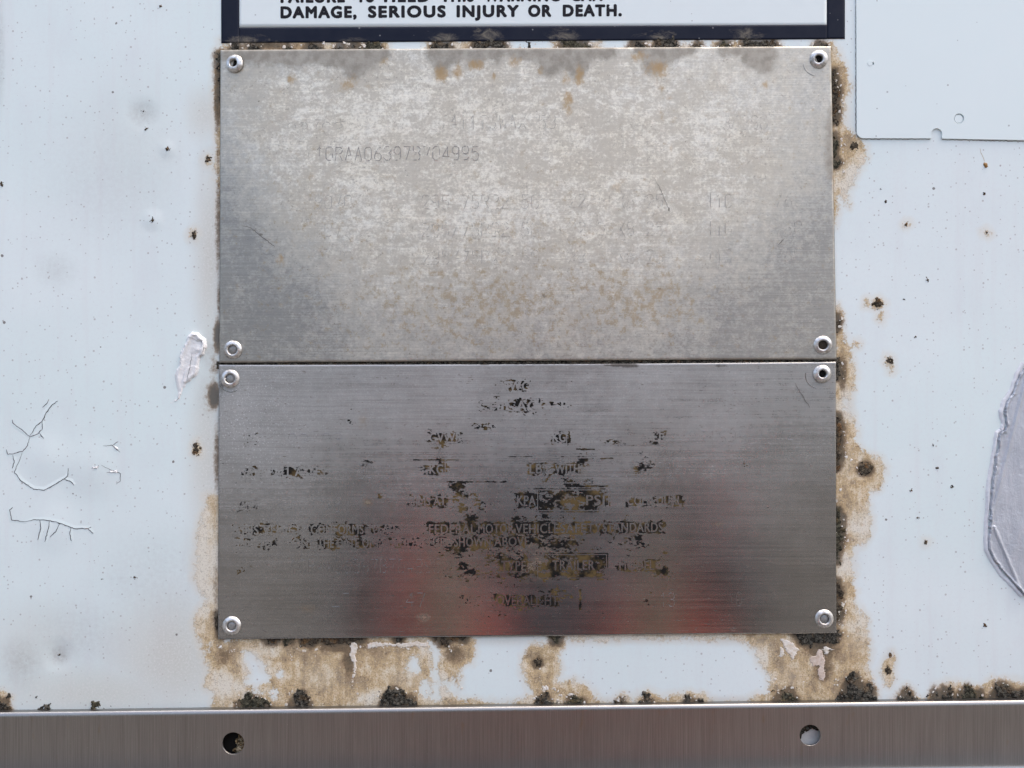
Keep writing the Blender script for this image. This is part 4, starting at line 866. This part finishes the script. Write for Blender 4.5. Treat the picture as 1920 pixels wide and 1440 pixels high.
wear += 0.18 * (NZ3.fbm(XI / 60, YI / 40, 2) - 0.5) + 0.55 * (NZ3.fbm(XI / 5.0 + 3, YI / 2.6, 3, 0.6) - 0.5) * np.clip(1.25 - keepf, 0.3, 1)
ink = (keepf * 0.92 + (wear - 0.5) * 1.3 > 0.53) & ~letter
RVv, runs_f = row_strips(ink, IX0, IY0)
# ride on the waviness of the plate
Dn = 0.9 + 0.10 * (NZ.fbm(RVv[:, 0] / 260 + 5, RVv[:, 1] / 260, 2) - 0.5) * 2 + 0.03
kk = MT('worn_black_ink'); bn = kk.noise(26, 5, 0.65); ft = kk.noise(3, 3, 0.7)
ctr = kk.noise(75, 3, 0.5, off=(3, 1, 0))
icol = kk.mix(kk.step(kk.add(bn, kk.mul(ctr, 0.6)), 0.74, 0.92), (0.010, 0.010, 0.010), (0.115, 0.08, 0.035))
icol = kk.mix(kk.step(ft, 0.5, 0.8, 0, 0.4), icol, (0.06, 0.045, 0.028))
M_INK = kk.set(color=icol, rough=0.7, spec=0.1, normal=kk.bump(ft, 0.03))
mesh_obj('worn_print', W3(RVv[:, 0], RVv[:, 1], Dn), np.array(runs_f), M_INK, low, kind='stuff')

# ------------------------------------------------------------------ warning decal (its bottom edge is in view)
dec = thing('warning_decal', 'white warning decal with black border reading DAMAGE, SERIOUS INJURY OR DEATH', 'decal', W(1000, 78, 0))
def strip(name, tl, tr, br, bl, d, mat, parent, fields, step=4.0, wob=0.0, thick=0.25):
    return sheet(name, tl, tr, br, bl, d, thick, mat, parent, fields, step, wav=wob, roll=0.0)[0]
strip('face', (446, -260), (1552, -266), (1552, 50), (446, 52), 0.14, M_WHITE_DECAL, dec, {}, 8.0)
DB = fld([(455, 78, 70, 26, .9), (500, 80, 60, 14, .7), (660, 78, 60, 16, .8), (830, 74, 60, 22, .95), (915, 66, 60, 26, .95), (1050, 66, 60, 30, .8), (1010, 80, 700, 7, .75), (1240, 70, 60, 24, .8), (1400, 66, 70, 28, .85), (1200, 66, 40, 14, .6), (1110, 78, 60, 12, .5), (600, 80, 60, 8, .6), (1462, 76, 40, 8, .6)])
strip('border', (415, -260), (449, -260), (449, 81), (415, 81), 0.19, M_NAVY, dec, dict(dirt=DB), 4.0)
strip('border', (1550, -266), (1584, -266), (1584, 73), (1550, 73), 0.19, M_NAVY, dec, dict(dirt=DB), 4.0)
strip('border', (448.6, 52), (1550.4, 46.5), (1550.4, 73.4), (448.6, 80.6), 0.19, M_NAVY, dec, dict(dirt=DB), 3.0)
def lettering(words, yb, cap, slope, parent, mat, d, grow=1.65):
    """one line of heavy capitals; every word keeps its own place on the line"""
    ox, oy = 515, yb - cap - 14; m = np.zeros((int((cap + 24) / CELL), int(680 / CELL)), bool)
    for body, x0, x1 in words:
        P, T = text_tris(body, x0 + grow, x1 - grow, yb - grow + slope * (x0 - 526), cap - 2 * grow, 0.0, slope, 1.2)
        for q in range(10):
            a = 2 * math.pi * q / 10; raster(P + np.array([grow * math.cos(a), grow * math.sin(a)]), T, m, ox, oy)
        raster(P, T, m, ox, oy)
    v_, f_ = row_strips(m, ox, oy)
    return mesh_obj('lettering', W3(v_[:, 0], v_[:, 1], np.full(len(v_), d)), f_, mat, parent)
lettering([('DAMAGE,', 526, 669), ('SERIOUS', 690, 836), ('INJURY', 856, 973), ('OR', 990, 1034), ('DEATH.', 1055, 1166)], 35, 23, -0.0062, dec, M_LETTER, 0.19)
lettering([('FAILURE', 526, 647), ('TO', 669, 703), ('HEED', 720, 806), ('THIS', 826, 889), ('WARNING', 907, 1050), ('CAN', 1070, 1130)], 6, 23, -0.0062, dec, M_LETTER, 0.19)
relief('scrape', [(1136, 13), (1153, 12), (1150, 15), (1145, 17), (1138, 15)], 0.08, M_WHITE_DECAL, dec, 0.6, 1.2, 0.3, 3, 1, base=0.2)

# ------------------------------------------------------------------ flat pieces cut from 2D outlines (with holes)
def cutout(name, outlines, d, thick, material, parent, bevel=0.0, origin=(960, 720), rot=0.0):
    c = bpy.data.curves.new(name, 'CURVE'); c.dimensions = '2D'; c.fill_mode = 'BOTH'; c.extrude = thick * 0.0005; c.bevel_depth = bevel * 0.001; c.bevel_resolution = 3; c.offset = -bevel * 0.001
    for ol in outlines:
        s = c.splines.new('POLY'); s.points.add(len(ol) - 1)
        for p, q in zip(s.points, ol): p.co = ((q[0] - 960) * S, (720 - q[1]) * S, 0, 1)
        s.use_cyclic_u = True
    o = bpy.data.objects.new('tmp', c); COL.objects.link(o); bpy.context.view_layer.update()
    dg = bpy.context.evaluated_depsgraph_get(); me = bpy.data.meshes.new_from_object(o.evaluated_get(dg))
    bpy.data.objects.remove(o); bpy.data.curves.remove(c)
    me.transform(Matrix.Translation((0, -(d - thick / 2) * 0.001, ZC)) @ Matrix.Rotation(math.radians(90), 4, 'X'))
    bm = bmesh.new(); bm.from_mesh(me); bmesh.ops.remove_doubles(bm, verts=bm.verts, dist=1e-7); bmesh.ops.recalc_face_normals(bm, faces=bm.faces); bm.to_mesh(me); bm.free()
    me.materials.clear(); me.materials.append(material); me.name = name
    ob = bpy.data.objects.new(name, me); link(ob, parent); WLOC[ob.name] = Vector((0, 0, 0)); return ob
def arc(cx, cy, r, a0, a1, n=10): return [(cx + r * math.cos(math.radians(lerp(a0, a1, i / n))), cy + r * math.sin(math.radians(lerp(a0, a1, i / n)))) for i in range(n + 1)]

def m_placard():
    k = MT('placard_white'); n = k.noise(200, 3)
    v = k.voro(19.0); vc = k.voro(19.0, out='Color'); sep = k.N.new('ShaderNodeSeparateColor'); k.L.new(vc, sep.inputs[0])
    rad = k.mul(k.step(sep.outputs[0], 0.62, 1.0), 0.10)
    c = k.mix(n, (0.71, 0.80, 0.795), (0.73, 0.805, 0.80))
    c = k.mix(k.mul(k.math('LESS_THAN', v, rad), 0.6), c, (0.25, 0.25, 0.26))
    return k.set(color=c, rough=0.4, spec=0.4, normal=k.bump(k.add(k.noise(160, 2), k.mul(k.noise(3, 2), .04)), 0.12))
M_PLAC = m_placard()
pl = thing('blank_placard', 'blank white placard with rounded corner and notch, upper right of the wall', 'placard', W(1760, 262, 0))
outline = [(1604, -260)] + [(1605, 100), (1605.5, 248)] + arc(1618, 247.5, 12.5, 180, 90, 8)[1:] + [(1745, 260.2)] + arc(1755, 252, 10.5, 158, 382, 14) + [(1765.5, 260.6), (1940, 264), (2300, 268), (2300, -260)]
cutout('placard_sheet', [outline, arc(1797, 223, 9.3, 0, 345, 22), arc(1634.5, 120, 3.4, 0, 330, 11)], 0.62, 0.58, M_PLAC, pl, 0.06)
cutout('punched_plug', [arc(1796.5, 223.5, 7.6, 0, 345, 22)], 0.50, 0.4, M_PLAC, pl, 0.05)
cutout('bent_tab', [arc(1630.5, 119, 5.5, 40, 320, 10)], 0.72, 0.2, M_PLAC, pl, 0.06)
rv, rf = [], []
for i in range(30):
    y = 12 + i * 4.35 + random.uniform(-.8, .8); xa = 1652 + random.uniform(-3, 3); xb = 1690 + random.uniform(-4, 4)
    if random.random() < .15: continue
    q = len(rv)
    for x in (xa, xb):
        rv += [W(x, y - 0.8, 0.62), W(x, y, 0.655), W(x, y + 0.8, 0.62)]
    rf += [(q, q + 1, q + 4, q + 3), (q + 1, q + 2, q + 5, q + 4)]
mesh_obj('embossed_lines', rv, rf, M_PLAC, pl, kind='stuff')
ribbon('joint_dirt_shade', [[(1603.6, -40), (1604.2, 40), (1604.6, 130), (1604.6, 246), (1608, 256), (1618, 260.8), (1680, 261), (1744, 261)], [(1766, 262), (1840, 263.5), (1930, 265.5)]], 1.3, m_plain('joint_dirt_shade', (0.17, 0.16, 0.15), 0.9, 0.1, 0, 0.4, 9), wall, 0.025)  # dark line paints trapped dirt and edge shadow along the placard
ribbon('scratch', [[(1641, 206), (1650, 216), (1658, 220), (1666, 227)], [(1634, 232), (1635, 240), (1634, 251)], [(1637, 236), (1638, 246), (1633, 251)]], 1.0, M_CRACK, pl, 0.64)

# orange drip below the placard
relief('amber_drip', ell(1848.5, 310, 5, 6.5) , 0.5, m_plain('amber_resin', (0.30, 0.15, 0.03), 0.35, 0.5), wall, 0.8, 1.0, 0.3, 5, 4, smooth=True)
ribbon('amber_trail', [[(1837, 278), (1841, 290), (1846, 303)]], 1.0, m_plain('amber_trail', (0.45, 0.36, 0.22), 0.5), wall, 0.03)

# ------------------------------------------------------------------ sealant smear
seal_poly = [(361, 622), (372, 622), (378, 630), (386, 635), (388, 650), (384, 667), (376, 672), (374, 690), (370, 703), (360, 712), (350, 720), (345, 728), (342, 738), (335, 750), (322, 758), (320, 755), (331, 747), (335, 736), (332, 727), (330, 715), (328, 702), (335, 685), (337, 665), (346, 645), (353, 630)]
def seal_h(X, Y, D, H):
    ridge = np.exp(-((D - 5) / 3.0) ** 2) * 0.5 + blob(X, Y, 373, 655, 16, 12, .5)
    up_ = np.clip((760 - Y) / 130, 0.25, 1)
    return (H * 0.9 + ridge) * up_ + 0.25 * np.clip(D / 4, 0, 1) * (NZ.at(X / 16 + Y / 60, Y / 26) > 0.55)
so = relief('sealant_smear', seal_poly, 0.9, M_SEAL, None, 0.8, 1.6, 0.25, 9, 6.0, smooth=True, hfun=seal_h)
so['label'] = 'smear of thick white sealant left of the seam between the plates'; so['category'] = 'sealant'
ribbon('crease', [[(371, 637), (380, 638), (384, 650), (382, 660)], [(362, 662), (358, 690), (352, 712)]], 0.9, M_CRACK, so, 1.3)

# ------------------------------------------------------------------ torn grey patch at the right edge
k = MT('grey_backing'); n1 = k.noise(vec=k.vec(1 / 14, 1, 1 / 60), detail=5, rough=0.65); n2 = k.noise(60, 3); n3 = k.noise(4, 3)
M_TORN = k.set(color=k.mix(k.step(n2, .3, .7), (0.47, 0.50, 0.55), (0.56, 0.59, 0.64)), rough=0.42, metal=0.35, spec=0.3, normal=k.bump(k.add(n1, k.add(k.mul(n3, .35), k.mul(k.noise(30, 4, 0.6), 0.5))), 0.45))
torn_poly = [(1935, 672), (1917, 690), (1905, 710), (1898, 735), (1885, 755), (1880, 770), (1884, 795), (1880, 806), (1872, 812), (1866, 850), (1858, 900), (1855, 945), (1852, 985), (1852, 1030), (1862, 1050), (1880, 1075), (1900, 1095), (1920, 1117), (1950, 1130), (1985, 1080), (2000, 900), (1985, 740), (1960, 680)]
def torn_h(X, Y, D, H):
    rim = np.exp(-((D - 3.0) / 2.4) ** 2) * 0.9
    folds = 0.5 * np.abs(NZ.fbm(X / 60 + 3, Y / 130, 3) - 0.5) * 2
    f2 = np.exp(-((X - 1880 - (Y - 880) * -0.25) / 3) ** 2) * .5 + np.exp(-((X - 1868 - (Y - 1000) * 0.42) / 3) ** 2) * .6 * (Y > 985)
    return 0.35 * np.clip(D / 4, 0, 1) + rim + folds + f2
tp = relief('torn_patch', torn_poly, 0.5, M_TORN, None, 1.5, 3.0, 0.3, 14, 5.0, smooth=True, hfun=torn_h)
tp['label'] = 'wrinkled grey patch with torn curled rim at the right edge'; tp['category'] = 'torn patch'
lip = [(1919, 682), (1906, 704), (1896, 733), (1883, 753), (1877, 771), (1881, 796), (1878, 806), (1869, 811), (1863, 850), (1855, 900), (1852, 945), (1849, 986), (1849, 1031), (1860, 1053), (1878, 1078), (1898, 1098), (1919, 1121)]
vs_, fs_ = [], []; Q = []
for a, b in zip(lip[:-1], lip[1:]):
    for j in range(6): Q.append(Vector(a).lerp(Vector(b), j / 6) + Vector((random.uniform(-.8, .8), random.uniform(-.6, .6))))
for i, q in enumerate(Q):
    t = (Q[min(i + 1, len(Q) - 1)] - Q[max(i - 1, 0)]).normalized(); nn = Vector((-t.y, t.x)); w = 3.6 + 2.0 * NZ.at(np.array(i * .21), np.array(.4)); hh = 0.35 + 0.5 * float(NZ2.at(np.array(i * .33), np.array(.7)))
    for s_, h_ in ((1.0, 0.02), (0.45, hh * .8), (-0.1, hh), (-0.5, hh * 0.7), (-0.75, 0.1)):
        vs_.append(W(*(q + nn * w * s_), h_))
    if i:
        b0 = len(vs_) - 10
        for m_ in range(4): fs_.append((b0 + m_, b0 + m_ + 1, b0 + m_ + 6, b0 + m_ + 5))
mesh_obj('torn_rim', vs_, fs_, m_flake('torn_paint', (0.62, 0.64, 0.67), (0.72, 0.74, 0.77)), tp, True)

# ------------------------------------------------------------------ bottom rail
rail = thing('mounting_rail', 'brushed metal rail with two round holes along the bottom', 'rail', W(960, 1450, 0))
SL = -23 / 1920.0
def ry(x): return rail_y(x)
XL, XR, HGT, DEP = -900, 2800, 132, 4.2
TOPB, BOTB = 9.0, 16.0          # heights of the rounded edges
holes = [(442.5, 1387, 20.5), (1513.5, 1372, 19.5)]
face_outline = [(XL, ry(XL) + TOPB), (XR, ry(XR) + TOPB), (XR, ry(XR) + HGT - BOTB), (XL, ry(XL) + HGT - BOTB)]
cutout('rail_face', [face_outline] + [arc(h[0], h[1], h[2], 0, 352, 44) for h in holes], DEP, 1.2, M_RAIL, rail)
prof = [(0.0, 0.05), (0.0, 2.2)] + [(TOPB * (1 - math.cos(a)), DEP - 1.6 + 1.6 * math.sin(a)) for a in [i * math.pi / 2 / 10 for i in range(11)]]
prof2 = [(HGT - BOTB + BOTB * math.sin(a), DEP + 4.0 * (1 - math.cos(a))) for a in [i * math.pi / 2 / 10 for i in range(11)]] + [(HGT, DEP + 24), (HGT + 4, DEP + 24), (HGT + 4, 0.05)]
def extr(name, pr):
    vs, fs = [], []; xs = list(np.linspace(XL, XR, 90))
    for i, x in enumerate(xs):
        wv = 0.6 * (NZ.at(np.array(x / 40.0), np.array(.3)) - .5)
        for j, (a, d) in enumerate(pr): vs.append(W(x, ry(x) + a + (wv if j < 3 and pr is prof else 0), d))
        if i:
            m = len(pr); b = len(vs) - 2 * m
            for j in range(m - 1): fs.append((b + j, b + j + 1, b + m + j + 1, b + m + j))
    return mesh_obj(name, vs, fs, M_RAIL, rail, True)
extr('rounded_top_edge', prof); extr('bottom_flange', prof2)
# what is seen inside the holes
M_BACK = m_plain('hole_back', (0.62, 0.60, 0.56), 0.8, 0.2, 0, 0.35, 16, 0.1)
cutout('hole_recess', [arc(436, 1387, 28, 0, 350, 30)], 0.35, 0.3, M_HOLE, rail)  # black disc painted as the shade of a deep hole
relief('debris_and_shade', [(446, 1366), (466, 1364), (468, 1410), (440, 1412), (434, 1404), (444, 1398), (440, 1388), (446, 1380)], 1.4, M_DEBRIS, rail, 0.8, 3, .8, 5, 5, base=0.5, seed=3)
cutout('hole_recess', [arc(1513, 1374, 27, 0, 350, 30)], 0.35, 0.3, M_BACK, rail)
relief('debris_and_shade', [(1488, 1346), (1540, 1346), (1540, 1368), (1524, 1366), (1510, 1371), (1500, 1384), (1488, 1390)], 1.2, M_CRUST, rail, 0.8, 3, .8, 5, 4, base=0.5, seed=8)  # dark lump stands in for the shadow across the top of this hole

# ------------------------------------------------------------------ the photographer who shows as the red reflection in the lower plate
M_SKIN = m_plain('skin', (0.50, 0.32, 0.24), 0.55, 0.4, 0, 0.08, 200)
M_JACKET = m_plain('navy_jacket', (0.06, 0.068, 0.085), 0.85, 0.2, 0, 0.2, 120)
M_TROUSER = m_plain('dark_trousers', (0.10, 0.095, 0.09), 0.85, 0.2, 0, 0.2, 120)
M_VEST = m_plain('red_vest', (0.96, 0.12, 0.075), 0.7, 0.3, 0, 0.1, 160)
M_STRIPE = m_plain('grey_yellow_stripe', (0.36, 0.39, 0.27), 0.5, 0.4, 0, 0.1, 160)
M_HAIR = m_plain('dark_hair', (0.03, 0.022, 0.018), 0.6, 0.3, 0, 0.3, 60)
PX, PY = 0.05, -0.86
person = thing('person', 'person in red vest over navy jacket holding a phone, mirrored in the lower plate', 'person', (PX, PY, 0))
V, E, R = [], [], []
def vtx(x, y, z, r, prev=None):
    V.append((PX + x, PY + y, z)); R.append(r); i = len(V) - 1
    if prev is not None: E.append((prev, i))
    return i
pel = vtx(0, 0, 0.96, (0.155, 0.11)); wst = vtx(0, 0.0, 1.10, (0.14, 0.10), pel); chs = vtx(0, 0, 1.29, (0.165, 0.115), wst); shc = vtx(0, -0.01, 1.42, (0.12, 0.085), chs)
nk = vtx(0, -0.005, 1.50, (0.055, 0.058), shc); h1 = vtx(0, 0.01, 1.58, (0.068, 0.085), nk); h2 = vtx(0, 0.005, 1.67, (0.078, 0.098), h1); h3 = vtx(0, 0.0, 1.745, (0.055, 0.07), h2)
nose = vtx(0, 0.112, 1.625, (0.013, 0.016), h2)
for s in (-1, 1):
    ear = vtx(s * 0.082, -0.01, 1.635, (0.012, 0.02), h2)
    hip = vtx(s * 0.095, 0, 0.90, (0.095, 0.10), pel); kn = vtx(s * 0.11, 0.02, 0.50, (0.06, 0.065), hip); an = vtx(s * 0.115, -0.01, 0.10, (0.042, 0.046), kn); he = vtx(s * 0.115, 0.02, 0.045, (0.042, 0.045), an); toe = vtx(s * 0.13, 0.17, 0.035, (0.042, 0.03), he)
    sh = vtx(s * 0.175, -0.01, 1.395, (0.062, 0.062), shc); el = vtx(s * 0.27, 0.09, 1.13, (0.045, 0.045), sh); wr = vtx(s * 0.125 - PX * 0.8, 0.33, 1.40, (0.029, 0.027), el)
    pm = vtx(s * 0.098 - PX, 0.375, 1.435, (0.028, 0.016), wr)
    for f in range(4):
        zf = 1.475 - 0.021 * f; ln = (0.92, 1.0, 0.96, 0.8)[f]
        a = vtx(s * 0.090 - PX, 0.395, zf, 0.0095, pm); b = vtx(s * 0.084 - PX, 0.412, zf + .002, 0.009, a); c = vtx(s * (0.084 - 0.02 * ln) - PX, 0.420, zf + .003, 0.008, b)
    t1 = vtx(s * 0.085 - PX, 0.365, 1.448, 0.012, pm); t2 = vtx(s * 0.066 - PX, 0.372, 1.462, 0.0105, t1); t3 = vtx(s * 0.045 - PX, 0.378, 1.468, 0.009, t2)
me = bpy.data.meshes.new('body'); me.from_pydata(V, E, []); me.update()
bo = bpy.data.objects.new('body_tmp', me); COL.objects.link(bo)
sk = bo.modifiers.new('skin', 'SKIN'); sk.use_smooth_shade = True
for i, r in enumerate(R): me.skin_vertices[0].data[i].radius = r if isinstance(r, tuple) else (r, r)
me.skin_vertices[0].data[0].use_root = True
sb = bo.modifiers.new('sub', 'SUBSURF'); sb.levels = sb.render_levels = 2
bpy.context.view_layer.update(); dg = bpy.context.evaluated_depsgraph_get()
bme = bpy.data.meshes.new_from_object(bo.evaluated_get(dg)); bpy.data.objects.remove(bo)
bme.materials.clear()
for m_ in (M_JACKET, M_SKIN, M_TROUSER): bme.materials.append(m_)
for p in bme.polygons:
    c = p.center
    p.material_index = 1 if (c.z > 1.475 and c.y < PY + 0.2) or c.y > PY + 0.335 else (2 if c.z < 0.95 else 0)
    p.use_smooth = True
bme.name = 'body'; body = bpy.data.objects.new('body', bme); link(body, person); WLOC['body'] = Vector((0, 0, 0))
def shell(name, a0, a1, z0, z1, ra, rb, mat, th=0.004, n=24, parent=None, vneck=False):
    vs, fs = [], []; zs = np.linspace(z0, z1, 9)
    for z in zs:
        f = (z - 0.9) / 0.5; w = 1.0 + 0.08 * math.sin(f * 3.1)
        for i in range(n + 1):
            g_ = min(1.3, 0.95 * max(0.0, (z - 1.15) / 0.20)) if vneck else 0.0
            a = lerp(a0 + g_, a1 - g_, i / n)
            for t in (0, th):
                sa, ca = math.sin(a), math.cos(a); q_ = (abs(sa) ** 2.8 + abs(ca) ** 2.8) ** (-1 / 2.8)
                vs.append((PX + (ra * w + t) * sa * q_, PY + (rb * w + t) * ca * q_, z))
    m = 2 * (n + 1)
    for r in range(len(zs) - 1):
        for i in range(n):
            b = r * m + 2 * i
            fs += [(b + 1, b + 3, b + m + 3, b + m + 1), (b, b + m, b + m + 2, b + 2)]
        fs += [(r * m, r * m + 1, (r + 1) * m + 1, (r + 1) * m), (r * m + m - 2, (r + 1) * m - 2 + m, (r + 1) * m + m - 1, r * m + m - 1)]
    return mesh_obj(name, vs, fs, mat, parent or person, True)
vest = shell('vest', 0.25, 2 * math.pi - 0.25, 1.00, 1.40, 0.225, 0.165, M_VEST, n=60, vneck=True)
for s in (-1, 1): shell('stripe', s * 0.41, s * 0.60, 1.005, 1.27, 0.2305, 0.1705, M_STRIPE, n=8)
hv, hf = [], []
for i in range(9):
    t = math.pi * 0.52 * i / 8
    for j in range(20):
        a = 2 * math.pi * j / 20; back = 0.012 if math.sin(a) < 0.3 else 0.0
        hv.append((PX + 0.088 * math.sin(t) * math.cos(a), PY - 0.008 + 0.112 * math.sin(t) * math.sin(a) - back, 1.66 + 0.105 * math.cos(t)))
for i in range(8):
    for j in range(20): hf.append((i * 20 + j, i * 20 + (j + 1) % 20, (i + 1) * 20 + (j + 1) % 20, (i + 1) * 20 + j))
mesh_obj('hair', hv, hf, M_HAIR, person, True)
for s in (-1, 1):
    vs, fs = lathe([(44, 0.0), (36, 4.0), (20, 7.0), (2, 8.0)], 14)
    eo = bpy.data.objects.new('eye', local_mesh('eye', vs, fs, m_plain('eye', (0.6, 0.58, 0.55), 0.2))); link(eo, person); eo.location = (PX + s * 0.032, PY + 0.088, 1.645); eo.rotation_euler = (0, 0, math.pi)
ph = thing('phone', 'black phone held up by the person in the red vest', 'phone', (0, -CAM_D - 0.016, ZC - 0.04))
def rbox(name, cx, cy, cz, sx, sy, sz, mat, parent, bev):
    bm = bmesh.new(); bmesh.ops.create_cube(bm, size=1); bmesh.ops.scale(bm, vec=(sx, sy, sz), verts=bm.verts); bmesh.ops.bevel(bm, geom=bm.edges[:], offset=bev, segments=3, affect='EDGES'); bmesh.ops.translate(bm, vec=(cx, cy, cz), verts=bm.verts)
    m2 = bpy.data.meshes.new(name); bm.to_mesh(m2); bm.free(); m2.materials.append(mat); o = bpy.data.objects.new(name, m2); link(o, parent); return o
rbox('phone_body', 0.045, -CAM_D - 0.016, ZC - 0.012, 0.150, 0.008, 0.072, m_plain('phone_black', (0.02, 0.02, 0.022), 0.3, 0.5, 0, 0.05, 200), ph, 0.003)
rbox('camera_bump', -0.005, -CAM_D - 0.0105, ZC, 0.036, 0.003, 0.036, m_plain('phone_glass', (0.015, 0.015, 0.018), 0.15, 0.5, 0, 0.05, 200), ph, 0.0012)
